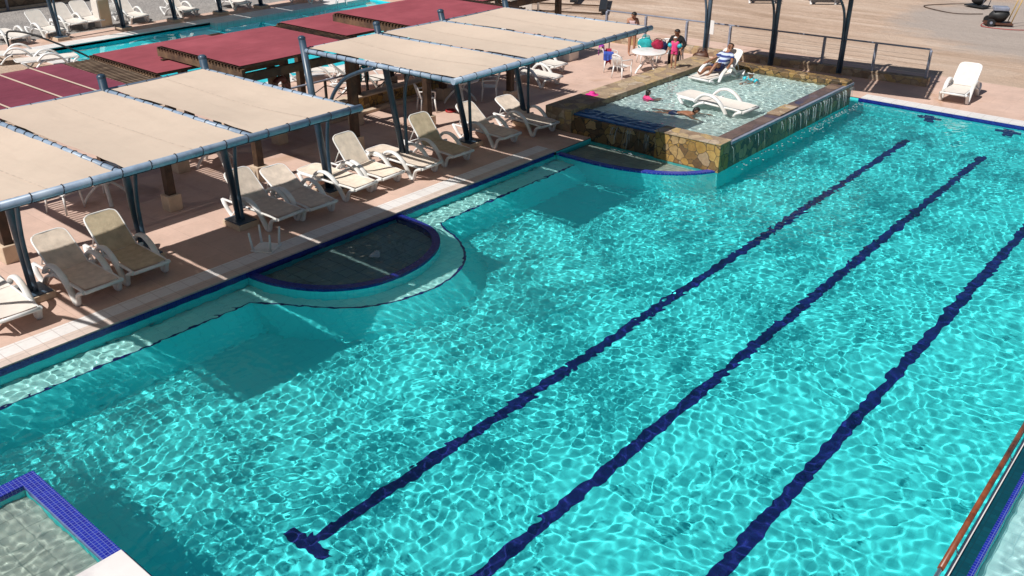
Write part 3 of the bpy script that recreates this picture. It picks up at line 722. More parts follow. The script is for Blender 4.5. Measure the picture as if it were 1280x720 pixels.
# ------------------------------------------------------------------ loungers
def lounger_proto(kind, fabric):
    """local +x is the foot end. kind: flat / up / low"""
    t = thing('sun_lounger', (0, 0, 0), 'x', 'sun lounger')
    hw = 0.34; zr = 0.335
    # seat frame with fabric
    fr = MB()
    for s in (-1, 1):
        fr.tube(smoothpath([(-0.22, s * hw, zr + 0.01), (0.2, s * hw, zr), (0.7, s * hw, zr + 0.005), (0.93, s * (hw - 0.01), zr - 0.02)], 4), 0.034, 8, 0.8)
    fr.tube([(0.935, -hw, zr - 0.02), (0.945, 0, zr - 0.015), (0.935, hw, zr - 0.02)], 0.036, 8)
    fr.tube([(-0.22, -hw, zr), (-0.22, hw, zr)], 0.026, 8)
    fr.build('seat_frame', M['white'], t)
    v = []; f = []; nx = 10; ny = 6
    for i in range(nx + 1):
        for j in range(ny + 1):
            u = i / nx; q_ = j / ny
            v.append((-0.23 + 1.14 * u, -hw + 0.03 + (2 * hw - 0.06) * q_, zr + 0.032 - 0.03 * math.sin(PI * q_) * (0.4 + math.sin(PI * u) * 0.6)))
    for i in range(nx):
        for j in range(ny):
            p = i * (ny + 1) + j; f.append((p, p + ny + 1, p + ny + 2, p + 1))
    MB().add(v, f, True).build('seat', fabric, t)
    # backrest
    ang = {'flat': R(1.5), 'up': R(43), 'low': R(28), 'mid': R(37), 'steep': R(50)}[kind]; L = 0.86
    px, pz = -0.20, zr + 0.015
    def bp(u, y, h=0.0): return (px - L * u * math.cos(ang) - h * math.sin(ang) * -1 * 0, y, pz + L * u * math.sin(ang) + h)
    bf = MB()
    path = [bp(0, -hw + 0.01), bp(0.5, -hw + 0.01), bp(0.88, -hw + 0.02), bp(0.98, -hw + 0.10), bp(1.0, -0.15), bp(1.0, 0.15), bp(0.98, hw - 0.10), bp(0.88, hw - 0.02), bp(0.5, hw - 0.01), bp(0, hw - 0.01)]
    bf.tube(smoothpath(path, 4), 0.021, 8)
    bk = bf.build('backrest', M['white'], t)
    v = []; f = []
    for i in range(nx + 1):
        for j in range(ny + 1):
            u = i / nx * 0.97; q_ = j / ny
            ww = hw - 0.02 - (0.05 * max(0, (u - 0.86) / 0.12))
            sagg = 0.022 * math.sin(PI * q_) * (0.3 + math.sin(PI * u)) + 0.004 * math.sin(q_ * 26) * u
            p = bp(u, -ww + 2 * ww * q_)
            v.append((p[0] + sagg * math.sin(ang), p[1], p[2] + 0.022 - sagg * math.cos(ang)))
    for i in range(nx):
        for j in range(ny):
            p = i * (ny + 1) + j; f.append((p, p + 1, p + ny + 2, p + ny + 1))
    MB().add(v, f, True).build('back_fabric', fabric, bk)
    if kind != 'flat':
        e = bp(0.62, 0)
        sp_ = MB()
        for s in (-1, 1): sp_.tube([(e[0], s * 0.25, e[2]), (-0.80, s * 0.25, zr - 0.02)], 0.014, 6)
        sp_.tube([(-0.80, -0.25, zr - 0.02), (-0.80, 0.25, zr - 0.02)], 0.014, 6)
        sp_.build('back_support', M['white'], t)
    for s in (-1, 1):
        y = s * (hw + 0.045)
        # long sweeping arm: from the front ground point up and over, down to the rear leg
        arm = smoothpath([(0.62, y, 0.035), (0.56, y, 0.13), (0.44, y, 0.30), (0.27, y, 0.47), (0.05, y, 0.56), (-0.17, y, 0.535), (-0.33, y, 0.42), (-0.40, y, 0.33)], 5)
        MB().tube(arm, 0.062, 10, 0.6, side=(0, 1, 0)).build('armrest', M['white'], t)
        leg = smoothpath([(0.62, y, 0.03), (0.69, y, 0.04), (0.735, y, 0.17), (0.80, y, 0.27), (0.92, s * hw, zr - 0.02)], 4)
        MB().tube(leg, 0.052, 10, 0.7, side=(0, 1, 0)).build('leg', M['white'], t)
        rl = MB()
        rl.tube(smoothpath([(-0.12, y, zr + 0.02), (-0.34, y, 0.26), (-0.50, y, 0.10), (-0.56, y, 0.03)], 4), 0.062, 8, 0.5, side=(0, 1, 0))
        rl.tube(smoothpath([(-0.92, s * hw, zr), (-0.80, y, 0.25), (-0.68, y, 0.12), (-0.56, y, 0.03)], 4), 0.052, 8, 0.5, side=(0, 1, 0))
        rl.tube([(-0.20, s * hw, zr), (-0.93, s * hw, zr)], 0.03, 8, 0.8)
        rl.build('leg', M['white'], t)
    return t
LP = {}
def lounger(label, x, y, kind='flat', fabric='sling', rz=0.0, z=0.0, sc_=1.0, group='white-framed sun loungers beside the main pool'):
    k = (kind, fabric)
    if k not in LP: o = LP[k] = lounger_proto(kind, M[fabric])
    else: o = copy_tree(LP[k])
    o.location = (x, y, z); o.rotation_euler = (0, 0, R(rz)); o.scale = (sc_, sc_, sc_); o['label'] = label; o['group'] = group
    return o
F = 0.95
lounger('flat sunlit lounger at the far left edge, cut off by the frame', -14.76 - F, 4.80, 'flat', 'sling_white', -2)
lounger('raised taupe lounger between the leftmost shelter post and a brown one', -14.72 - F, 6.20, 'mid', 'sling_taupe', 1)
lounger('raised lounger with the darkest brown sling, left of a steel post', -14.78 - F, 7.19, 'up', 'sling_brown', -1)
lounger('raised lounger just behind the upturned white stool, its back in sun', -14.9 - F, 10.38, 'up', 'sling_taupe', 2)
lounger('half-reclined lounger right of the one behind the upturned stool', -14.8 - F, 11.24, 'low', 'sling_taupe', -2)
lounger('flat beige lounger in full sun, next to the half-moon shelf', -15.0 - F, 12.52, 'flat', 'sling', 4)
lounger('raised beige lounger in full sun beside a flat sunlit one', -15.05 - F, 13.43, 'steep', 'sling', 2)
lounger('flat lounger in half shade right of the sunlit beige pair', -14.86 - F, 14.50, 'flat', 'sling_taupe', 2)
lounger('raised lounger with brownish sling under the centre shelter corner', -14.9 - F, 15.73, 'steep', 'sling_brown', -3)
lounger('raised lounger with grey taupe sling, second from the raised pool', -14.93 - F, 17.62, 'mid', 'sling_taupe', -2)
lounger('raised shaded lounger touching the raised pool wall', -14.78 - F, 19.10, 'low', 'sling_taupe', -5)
lounger('flat white lounger alone on open paving behind the centre shelter', -17.85 - F, 23.25, 'flat', 'sling_white', -2)
lounger('flat white lounger behind another, half hidden by the centre shelter pipe', -18.8 - F, 24.75, 'flat', 'sling_white', -2)
lounger('raised white lounger alone on the far paving at the right', -7.50, 30.42, 'up', 'sling_white', -87)
lounger('flat white lounger standing in the middle of the raised pool', -11.85, 22.85, 'flat', 'sling_white', -6, 0.30, 1.15)
lounger('raised lounger in the raised pool with the man in the striped shirt on it', -13.6, 26.0, 'up', 'sling_white', -95, 0.28, 1.05)
G2 = 'white sun loungers around the second pool'
for (lab, x, y, kind, rz) in [
    ('flat lounger leftmost in the row by the second pool', -38.6, 14.9, 'flat', 2),
    ('raised lounger left of the first dark pole by the second pool', -38.7, 16.35, 'up', 3),
    ('raised lounger partly hidden behind the first dark pole at top left', -39.6, 17.75, 'up', 0),
    ('raised lounger right of the first dark pole by the second pool', -39.6, 18.55, 'up', -4),
    ('raised lounger left of the third dark pole, in deep shade', -39.1, 20.25, 'up', 0),
    ('raised lounger beside the fourth dark pole by the second pool', -38.7, 22.4, 'up', 4),
    ('flat lounger at the second pool near its last dark pole', -38.5, 25.1, 'flat', 0),
    ('flat lounger at the far end of the second pool', -37.2, 28.3, 'flat', 10)]:
    lounger(lab, x, y, kind, 'sling_white', rz, group=G2)
for (lab, x, y, kind, rz) in [
    ('flat white lounger on the near edge of the second pool, left corner', -34.9, 13.6, 'flat', 60),
    ('flat white lounger just right of another at the second pool corner', -33.2, 13.9, 'flat', 75),
    ('flat white lounger seen between the timber posts under the red roofs', -24.6, 18.9, 'flat', 40),
    ('raised white lounger behind the teal towel, beyond the railing', -22.6, 18.9, 'up', 60),
    ('flat white lounger behind the low stone wall, under the shelter edge', -22.6, 20.9, 'flat', 30)]:
    lounger(lab, x, y, kind, 'sling_white', rz, group=G2)

# ------------------------------------------------------------------ plastic furniture
def chair_proto():
    t = thing('plastic_chair', (0, 0, 0), 'x', 'chair')    # faces +x
    v = []; f = []
    st_ = MB(); n = 6
    for i in range(n + 1):
        for j in range(n + 1):
            u, q_ = i / n, j / n
            v.append((-0.20 + 0.42 * u, (-0.21 + 0.42 * q_) * (0.9 + 0.1 * u), 0.43 - 0.02 * math.sin(PI * q_) + 0.01 * u))
    for i in range(n):
        for j in range(n):
            p = i * (n + 1) + j; f.append((p, p + n + 1, p + n + 2, p + 1))
    st_.add(v, f, True); st_.build('seat', M['white'], t)
    for sx, sy in ((1, 1), (1, -1), (-1, 1), (-1, -1)):
        top = (0.20 * sx, 0.20 * sy, 0.43) if sx > 0 else (-0.20, 0.19 * sy, 0.43)
        MB().tube([top, (0.24 * sx, 0.245 * sy, 0.0)], [0.028, 0.02], 6).build('leg', M['white'], t)
    b = MB(); b.tube(smoothpath([(-0.20, -0.20, 0.43), (-0.25, -0.21, 0.62), (-0.31, -0.17, 0.80), (-0.33, 0, 0.84), (-0.31, 0.17, 0.80), (-0.25, 0.21, 0.62), (-0.20, 0.20, 0.43)], 4), 0.022, 6)
    for k in range(-3, 4):
        y = k * 0.052; b.tube([(-0.20, y * 0.9, 0.43), (-0.27, y, 0.62), (-0.32, y, 0.83 - abs(k) * 0.006)], 0.013, 5)
    b.build('backrest', M['white'], t)
    for s in (-1, 1):
        MB().tube(smoothpath([(-0.27, s * 0.215, 0.66), (-0.05, s * 0.255, 0.66), (0.15, s * 0.26, 0.65), (0.215, s * 0.24, 0.60), (0.205, s * 0.215, 0.43)], 4), 0.020, 6).build('armrest', M['white'], t)
    return t
CH = [None]
def chair(label, x, y, rz, z=0.0, group='white plastic armchairs'):
    if CH[0] is None: CH[0] = chair_proto(); o = CH[0]
    else: o = copy_tree(CH[0])
    o.location = (x, y, z); o.rotation_euler = (0, 0, R(rz)); o['label'] = label; o['group'] = group; return o
TB = [None]
def round_table(label, x, y, rz=0, r=0.6):
    if TB[0] is None:
        t = thing('round_table', (0, 0, 0), 'x', 'table', 'round white plastic tables')
        MB().lathe([(0, 0.69), (0.50, 0.69), (0.58, 0.685), (0.60, 0.70), (0.60, 0.725), (0.58, 0.735), (0, 0.735)], n=32).build('tabletop', M['white'], t)
        for k in range(4):
            a = PI / 4 + k * PI / 2
            p = [(0.50 * math.cos(a), 0.50 * math.sin(a), 0.0), (0.40 * math.cos(a), 0.40 * math.sin(a), 0.16), (0.20 * math.cos(a), 0.20 * math.sin(a), 0.36), (0.10 * math.cos(a), 0.10 * math.sin(a), 0.45), (0.28 * math.cos(a), 0.28 * math.sin(a), 0.69)]
            MB().tube(smoothpath(p, 4), [0.045] * 17, 8, 0.7).build('leg', M['white'], t)
        MB().lathe([(0, 0.38), (0.12, 0.38), (0.14, 0.43), (0.12, 0.48), (0, 0.48)], n=12).build('hub', M['white'], t)
        TB[0] = o = t
    else: o = copy_tree(TB[0])
    o.location = (x, y, 0); o.rotation_euler = (0, 0, R(rz)); o['label'] = label; return o
round_table('round white table with bags and people round it by the raised pool', -16.75, 26.95, 20)
round_table('round white table with arched legs under the nearest shelter', -19.45, 8.75, 25)
round_table('round white table deep in shade behind a timber post', -19.75, 11.75, 40)
round_table('round white table beside the white chair under the centre shelter', -19.05, 19.95, 10)
chair('empty white chair in the sun facing the round table by the raised pool', -16.95, 25.65, 80)
chair('white chair draped with purple and crimson towels', -17.85, 26.3, 35)
chair('white chair holding the teal bag behind the sunlit round table', -17.55, 28.0, -40)
chair('white chair holding the dark blue and red bags', -16.95, 28.35, -75)
chair('white chair the person in black sits on', -16.5, 28.35, -70)
chair('white slatted chair facing right beside a timber post', -19.1, 18.55, 60)
chair('white chair right of the shaded table under the centre shelter', -18.55, 20.75, 220)
chair('white chair beside the cream locker by the second pool', -38.9, 19.4, -30)
chair('white chair far off at the end of the second pool', -34.9, 28.6, 150)
t = thing('side_table', (-19.6, 7.85, 0), 'small square white table under the nearest shelter at left', 'table', rz=R(22))
MB().box(-0.28, -0.28, 0.43, 0.28, 0.28, 0.465).build('tabletop', M['white'], t, bevel=0.01)
for sx, sy in ((1, 1), (1, -1), (-1, 1), (-1, -1)): MB().tube([(0.24 * sx, 0.24 * sy, 0.43), (0.27 * sx, 0.27 * sy, 0)], [0.026, 0.02], 6).build('leg', M['white'], t)
t = thing('side_table', (-14.48, 9.44, 0.02), 'small white side table turned upside down on the coping', 'table', rz=R(28))
MB().box(-0.23, -0.23, 0.0, 0.23, 0.23, 0.03).build('tabletop', M['white'], t, bevel=0.01)
for sx, sy in ((1, 1), (1, -1), (-1, 1), (-1, -1)): MB().tube([(0.19 * sx, 0.19 * sy, 0.03), (0.22 * sx, 0.22 * sy, 0.40)], [0.028, 0.02], 6).build('leg', M['white'], t)
t = thing('storage_chest', (-20.3, 26.75, 0), 'cream white storage chest standing on open paving', 'chest', rz=R(5))
MB().box(-0.5, -0.32, 0, 0.5, 0.32, 0.55).build('chest_body', M['sling_white'], t, bevel=0.02)
MB().box(-0.53, -0.35, 0.553, 0.53, 0.35, 0.62).build('lid', M['white'], t, bevel=0.02)
t = thing('locker', (-38.9, 18.9, 0), 'tall cream locker standing among the loungers at top left', 'locker', rz=R(10))
MB().box(-0.2, -0.3, 0, 0.2, 0.3, 1.15).build('locker_body', M['sling_white'], t, bevel=0.02)
MB().box(0.203, -0.25, 0.06, 0.222, 0.25, 1.1).build('door', M['plaster'], t, bevel=0.004)
t = thing('parasol_stand', (-18.95, 27.75, 0), 'thin dark stake standing behind the towel chair', 'stake')
MB().tube([(0, 0, 0), (0, 0, 0.95)], 0.02, 8).build('stake_pole', M['black'], t)
MB().lathe([(0, 0), (0.14, 0), (0.13, 0.05), (0.03, 0.09), (0, 0.09)], n=14).build('base', M['black'], t)

# towels, bags
def drape(name, mat, x, y, z, rz, w_, drop, label, cat, seed, over=0.16):
    """cloth hung over a chair back: two falls joined over the top, with folds"""
    rnd = random.Random(seed); v = []; f = []; nx, nz = 14, 12
    for k in range(nz + 1):
        u = k / nz
        for j in range(nx + 1):
            q_ = j / nx; yy = (q_ - 0.5) * w_
            fold = 0.02 * math.sin(q_ * 19 + seed) * abs(u - 0.5) * 2
            if u < 0.5: p = (-over / 2 - fold - 0.02, yy, -drop * (0.5 - u) * 2 * (0.85 + 0.15 * math.sin(q_ * 4 + seed)))
            else: p = (over / 2 + fold, yy, -drop * 0.7 * (u - 0.5) * 2)
            if abs(u - 0.5) < 0.01: p = (0, yy, 0.03)
            v.append(p)
    for k in range(nz):
        for j in range(nx):
            p = k * (nx + 1) + j; f.append((p, p + 1, p + nx + 2, p + nx + 1))
    o = MB().add(v, f, True).build(name, mat); o.location = (x, y, z); o.rotation_euler = (0, 0, R(rz))
    return tag(o, label, cat)
drape('towel', M['purple'], -18.12, 26.1, 0.87, 35, 0.44, 0.30, 'purple and pink towel bunched over the back of a white chair', 'towel', 1)
drape('towel', M['crimson'], -18.06, 26.42, 0.70, 125, 0.2, 0.62, 'crimson towel hanging down the side of the towel-draped chair', 'towel', 3, 0.08)
drape('towel', M['bluecloth'], -17.78, 26.02, 0.70, 125, 0.34, 0.28, 'royal blue cloth over the arm of the towel-draped chair', 'towel', 5, 0.08)
drape('towel', M['teal'], -21.75, 18.45, 0.98, 30, 0.42, 0.7, 'teal towel hanging behind the railing under the centre shelter', 'towel', 7, 0.2)
def bag(name, mat, x, y, z, r_, label, seed, rz=0):
    t = thing(name, (x, y, z), label, 'bag', rz=R(rz))
    MB().blob((0, 0, r_[2]), r_, seed, 16, 0.12).build('bag_body', mat, t)
    for s in (-1, 1):
        MB().tube(smoothpath([(-r_[0] * 0.5, s * r_[1] * 0.4, r_[2] * 1.75), (-r_[0] * 0.35, s * r_[1] * 0.5, r_[2] * 2.25), (r_[0] * 0.35, s * r_[1] * 0.5, r_[2] * 2.25), (r_[0] * 0.5, s * r_[1] * 0.4, r_[2] * 1.75)], 4), 0.012, 6).build('handle', M['leather'] if mat is not M['teal'] else M['teal'], t)
    return t
bag('beach_bag', M['teal'], -17.55, 27.98, 0.44, (0.28, 0.2, 0.24), 'bright teal beach bag on a chair behind the sunlit table', 4, 30)
bag('beach_bag', M['navycloth'], -17.08, 28.32, 0.44, (0.20, 0.17, 0.18), 'navy blue bag between the teal bag and the red bag', 5, 10)
bag('beach_bag', M['crimson'], -16.72, 27.42, 0.735, (0.22, 0.15, 0.15), 'dark red bag at the back of the sunlit round table', 6, 10)
bag('tote_bag', M['leather'], -15.95, 29.2, 0.0, (0.30, 0.22, 0.24), 'large dark brown bag on the paving beside the person in black', 8, 20)
t = thing('hat', (-15.1, 21.35, RZ + 0.055), 'hot pink sun hat lying on the stone rim of the raised pool', 'hat')
MB().lathe([(0, 0.09), (0.07, 0.085), (0.09, 0.05), (0.095, 0.01), (0.19, 0.0), (0.195, -0.003)], n=20).build('brim_and_crown', M['pink'], t)
t = thing('swim_ring', (-18.55, 19.0, 0.03), 'small orange-red toy ring on sunlit paving by the slatted chair', 'toy')
MB().tube([(0.13 * math.cos(a), 0.13 * math.sin(a), 0) for a in [2 * PI * k / 16 for k in range(16)]], 0.035, 8, closed=True).build('ring', M['redmetal'], t)

# ------------------------------------------------------------------ fence behind the raised pool
fa, fb = Vector((-20.9, 30.35, 0)), Vector((-8.85, 31.3, 0)); fd = (fb - fa).normalized()
kb = thing('kerb_wall', (0, 0, 0), 'low stone kerb under the grey wire fence', 'wall')
nrm = Vector((-fd.y, fd.x, 0))
k0 = fa - nrm * 0.16; k1 = fb - nrm * 0.16 + fd * 0.12; k2 = fb + nrm * 0.16 + fd * 0.12; k3 = fa + nrm * 0.16
MB().prism([(k0.x, k0.y), (k1.x, k1.y), (k2.x, k2.y), (k3.x, k3.y)], 0, 0.25).build('kerb_stone', M['flag'], kb, bevel=0.012)
fn = thing('wire_fence', (fa.x, fa.y, 0), 'grey metal fence with thin wires between the paving and the sand', 'fence')
fn.location = (0, 0, 0)
n = 7; Lf = (fb - fa).length
for k in range(n + 1):
    p = fa + fd * (Lf * k / n)
    pm = MB().beam((p.x, p.y, 0.25), (p.x, p.y, 1.10), 0.10, 0.07); pm.lathe([(0.055, 0), (0.05, 0.03), (0.0, 0.06)], (p.x, p.y, 1.10), 8)
    pm.build('post', M['galv'], fn)
MB().tube([(fa.x, fa.y, 1.17), (fb.x, fb.y, 1.17)], 0.028, 10).build('top_rail', M['galv'], fn)
for z in (0.38, 0.52, 0.66, 0.80, 0.94): MB().tube([(fa.x, fa.y, z), (fb.x, fb.y, z)], 0.004, 5).build('wire', M['sling'], fn)
t = thing('notice_board', (-16.5, 30.62, 0), 'blank cream notice card on the fence behind the person in black', 'sign', rz=R(4))
MB().box(-0.17, -0.02, 0.78, 0.17, 0.0, 1.28).build('board', M['white'], t, bevel=0.01)
MB().box(-0.02, 0.003, 0.3, 0.02, 0.03, 1.2).build('stake', M['galv'], t)

# low stone wall, terrace edge and railing under the red roofs
t = thing('stone_wall', (0, 0, 0), 'low rough stone wall under the red roofs, a pale ledge at its foot', 'wall')
MB().box(-20.85, 15.9, 0, -20.55, 20.9, 0.42).build('wall_body', M['ochre'], t, bevel=0.015)
MB().box(-20.9, 15.88, 0.423, -20.5, 20.92, 0.47).build('coping_stone', M['concrete'], t, bevel=0.01)
MB().box(-20.545, 15.9, 0, -20.25, 20.9, 0.09).build('foot_ledge', M['concrete'], t, bevel=0.01)
t = thing('railing', (0, 0, 0), 'dark metal railing with crossed bars in front of the second pool', 'railing')
for k in range(5):
    y = 13.4 + k * 1.6; MB().beam((-21.3, y, 0), (-21.3, y, 0.92), 0.06, 0.06).build('post', M['black'], t)
    if k < 4:
        MB().tube([(-21.3, y, 0.2), (-21.3, y + 1.6, 0.8)], 0.014, 6).build('brace', M['black'], t)
        MB().tube([(-21.27, y, 0.8), (-21.27, y + 1.6, 0.2)], 0.014, 6).build('brace', M['black'], t)
MB().tube([(-21.3, 13.3, 0.95), (-21.3, 20.0, 0.95)], 0.03, 8).build('top_rail', M['galv'], t)
t = thing('life_ring', (-18.0, 12.7, 1.95), 'dark red life ring hanging under the tall red-roofed pergola', 'life ring', rz=R(15))
MB().tube([(0.0, 0.27 * math.cos(a), 0.30 * math.sin(a)) for a in [2 * PI * k / 24 for k in range(24)]], 0.07, 10, closed=True).build('ring', M['ring'], t)
MB().tube([(0, 0, 0.30), (0, 0, 0.56)], 0.03, 6).build('hanger', M['ring'], t)
for k in range(4):
    a = PI / 4 + k * PI / 2; MB().tube([(0.074 * math.cos(q_), (0.27 + 0.074 * math.sin(q_)) * math.cos(a), (0.30 + 0.074 * math.sin(q_)) * math.sin(a)) for q_ in [2 * PI * j / 10 for j in range(10)]], 0.016, 5, closed=True).build('band', M['beamend'], t)
t = thing('pool_handrail', (0, 0, 0), 'bent dark handrail going into the corner of the second pool', 'rail')
for dx in (0,):
    MB().tube(smoothpath([(-35.9, 13.75, 0.0), (-35.9, 13.75, 0.8), (-35.75, 13.95, 0.93), (-35.2, 14.5, 0.75), (-34.2, 15.6, 0.05), (-33.9, 15.9, -0.3)], 6), 0.035, 8).build('rail_tube', M['black'], t)
t = thing('boundary_wall', (0, 0, 0), 'tall rough brown wall behind the gravel at top left', 'wall')
MB().box(-46.6, -4, 0, -46.1, 26.5, 3.2).build('wall_body', M['wall'], t)
MB().box(-46.05, -4, 0, -45.9, 26.5, 0.12).build('wall_foot', M['concrete'], t)
for y in (10.5, 17.9, 25): MB().tube([(-45.85, y, 0), (-45.85, y, 3.3)], 0.06, 8).build('wall_post', M['galv'], t)

# ------------------------------------------------------------------ far yard
t = thing('kiosk', (-37.3, 32.2, 0), 'cream plastered kiosk with a dark doorway at the top edge', 'building')
MB().box(0, 0, 0, 3.2, 4.5, 2.8).build('wall_body', M['plaster'], t, bevel=0.02)
MB().box(-0.25, -0.25, 2.803, 3.45, 4.75, 2.95).build('roof', M['concrete'], t, bevel=0.02)
MB().box(3.203, 1.1, 0, 3.24, 2.0, 2.05).build('door', M['black'], t)
wn_ = MB().box(3.203, 2.5, 0.9, 3.235, 3.7, 1.9).build('window', M['galv'], t); MB().box(3.238, 2.58, 0.98, 3.245, 3.62, 1.82).build('pane', M['slate_tile'], wn_)
t = thing('fallen_gate', (-29.2, 32.6, 0), 'flat metal frame lying on the sand beyond the centre shelter', 'frame', rz=R(18))
for a, b_ in (((0, 0, 0.06), (5.4, 0.6, 0.06)), ((-0.6, 3.6, 0.16), (4.4, 4.2, 0.16)), ((-0.2, 1.8, 0.08), (5.0, 2.5, 0.08))): MB().beam(a, b_, 0.06, 0.06).build('frame_rail', M['timber'], t)
for a, b_ in (((3.4, 2.4, 0.2), (3.0, 4.2, 0.34)), ((5.4, 0.6, 0.2), (4.4, 4.2, 0.34))): MB().beam(a, b_, 0.34, 0.10).build('plank', M['black'], t)
t = thing('white_pole', (-26.9, 33.5, 0), 'slim white pole standing on the sand beyond the centre shelter', 'pole')
MB().tube([(0, 0, 0.03), (0, 0, 2.6)], 0.05, 10).build('pole_tube', M['white'], t); MB().box(-0.12, -0.12, 0, 0.12, 0.12, 0.03).build('foot_plate', M['galv'], t)
t = thing('storage_chest', (-27.5, 33.0, 0), 'pale plastic chest on the sand just left of the white pole', 'chest', rz=R(40))
MB().box(-0.5, -0.4, 0, 0.5, 0.4, 0.62).build('chest_body', M['sling_white'], t, bevel=0.03); MB().box(-0.53, -0.43, 0.623, 0.53, 0.43, 0.7).build('lid', M['white'], t, bevel=0.02)
def far_table(x, y, rz, label):
    t = thing('picnic_bench', (x, y, 0), label, 'bench', 'dark benches at the top edge', R(rz))
    for k in range(4): MB().box(-0.75, -0.38 + 0.2 * k, 0.70, 0.75, -0.22 + 0.2 * k, 0.745).build('tabletop_board', M['black'], t)
    for s in (-1, 1):
        MB().box(-0.75, s * 0.75 - 0.13, 0.40, 0.75, s * 0.75 + 0.13, 0.44).build('bench_seat', M['black'], t)
        MB().beam((s * 0.55, -0.8, 0.37), (s * 0.55, 0.8, 0.37), 0.06, 0.08).build('cross_bar', M['timber'], t)
        for q_ in (-1, 1): MB().beam((s * 0.58, q_ * 0.7, 0), (s * 0.58, q_ * 0.3, 0.7), 0.08, 0.08).build('leg', M['white'], t)
far_table(-20.6, 42.9, 38, 'dark bench at the top edge, left of the pale post')
far_table(-18.2, 44.5, 38, 'dark bench at the top edge, right of the pale post')
far_table(-24.6, 44.3, 30, 'dark bench farther left at the top edge')
t = thing('generator', (-9.95, 43.9, 0), 'black motor unit with red base and hose on the grey gravel at top right', 'machine', rz=R(25))
MB().box(-0.55, -0.35, 0.06, 0.55, 0.35, 0.12).build('base', M['leather'], t, bevel=0.01)
MB().blob((0, 0, 0.42), (0.40, 0.27, 0.28), 3, 14, 0.1).build('motor', M['black'], t)
MB().box(-0.3, -0.26, 0.62, 0.3, 0.26, 0.78).build('tank', M['galv'], t, bevel=0.04)
for s in (-1, 1):
    w_ = MB().tube([(-0.35, s * 0.38, 0.16), (-0.35, s * 0.46, 0.16)], 0.16, 14).build('wheel', M['black'], t)
    MB().tube([(-0.35, s * 0.462, 0.16), (-0.35, s * 0.47, 0.16)], 0.06, 10).build('hub', M['galv'], w_)
    MB().tube([(0.45, s * 0.3, 0.12), (0.75, s * 0.3, 1.45)], 0.022, 8).build('handle', M['yellow'], t)
MB().tube(smoothpath([(-0.5, 0, 0.1), (-0.7, -0.6, 0.03), (0.3, -1.1, 0.03), (1.8, -1.0, 0.03), (4.5, -1.9, 0.03), (7, -3.0, 0.03)], 6), 0.016, 6).build('hose', M['redmetal'], t)
t = thing('generator', (-11.9, 47.9, 0), 'smaller dark motor unit farther back on the grey gravel', 'machine', rz=R(-20))
MB().box(-0.5, -0.3, 0.06, 0.5, 0.3, 0.12).build('base', M['black'], t, bevel=0.01)
MB().blob((0, 0, 0.4), (0.36, 0.25, 0.26), 9, 14, 0.1).build('motor', M['black'], t)
MB().tube(smoothpath([(-0.5, 0, 0.1), (-1.2, -0.5, 0.03), (-1.4, -2.0, 0.03), (0.5, -2.4, 0.03), (1.3, -1.4, 0.03)], 6), 0.02, 6).build('hose', M['timber'], t)
for s in (-1, 1): MB().tube([(0.4, s * 0.25, 0.12), (0.6, s * 0.25, 1.1)], 0.02, 8).build('handle', M['galv'], t)

# ------------------------------------------------------------------ people
def skin_mat(name, c): 
    m, nt, bs = new_mat(name); v = ocoords(nt)
    col = mixc(nt, ramp(nt, noise(nt, v, 5, 4), [(0.3, 0.0), (0.7, 1.0)]), tuple(x * 0.85 for x in c), tuple(min(1, x * 1.12) for x in c))
    nt.links.new(col, bs.inputs['Base Color']); bs.inputs['Roughness'].default_value = 0.5; bs.inputs['Subsurface Weight'].default_value = 0.08
    bs.inputs['Subsurface Radius'].default_value = (0.02, 0.008, 0.004)
    return m
M['skin'] = skin_mat('warm_skin', (0.44, 0.22, 0.14)); M['skin_d'] = skin_mat('tanned_skin', (0.30, 0.135, 0.075))
M['hair'] = plain('dark_hair', (0.012, 0.009, 0.008), 0.5, 0.4, 20, obj=True, bmp=0.5)
M['lips'] = plain('lips', (0.30, 0.07, 0.06), 0.5, 0.05, 5, obj=True); M['eye'] = plain('dark_eye', (0.015, 0.01, 0.01), 0.2, 0.05, 5, obj=True)
M['swim_white'] = plain('white_pink_swimsuit', (0.72, 0.52, 0.52), 0.7, 0.12, 9, obj=True); M['blackcloth'] = plain('black_clothing', (0.012, 0.012, 0.014), 0.9, 0.3, 6, obj=True)
M['capwhite'] = plain('white_cap_cloth', (0.75, 0.75, 0.74), 0.8, 0.1, 9, obj=True); M['pinkwear'] = plain('pink_swimwear', (0.70, 0.05, 0.20), 0.7, 0.12, 9, obj=True)
M['band'] = plain('turquoise_float', (0.03, 0.45, 0.55), 0.35, 0.1, 9, obj=True)
def stripes():
    m, nt, bs = new_mat('blue_white_striped_shirt'); v = ocoords(nt)
    w_ = N(nt, 'ShaderNodeTexWave'); w_.wave_type = 'BANDS'; w_.bands_direction = 'Z'; w_.inputs['Scale'].default_value = 2.6; nt.links.new(v, w_.inputs['Vector'])
    col = mixc(nt, ramp(nt, w_.outputs['Fac'], [(0.45, 0.0), (0.55, 1.0)]), (0.03, 0.05, 0.20), (0.50, 0.58, 0.72))
    nt.links.new(col, bs.inputs['Base Color']); bs.inputs['Roughness'].default_value = 0.9; return m
M['stripe'] = stripes()

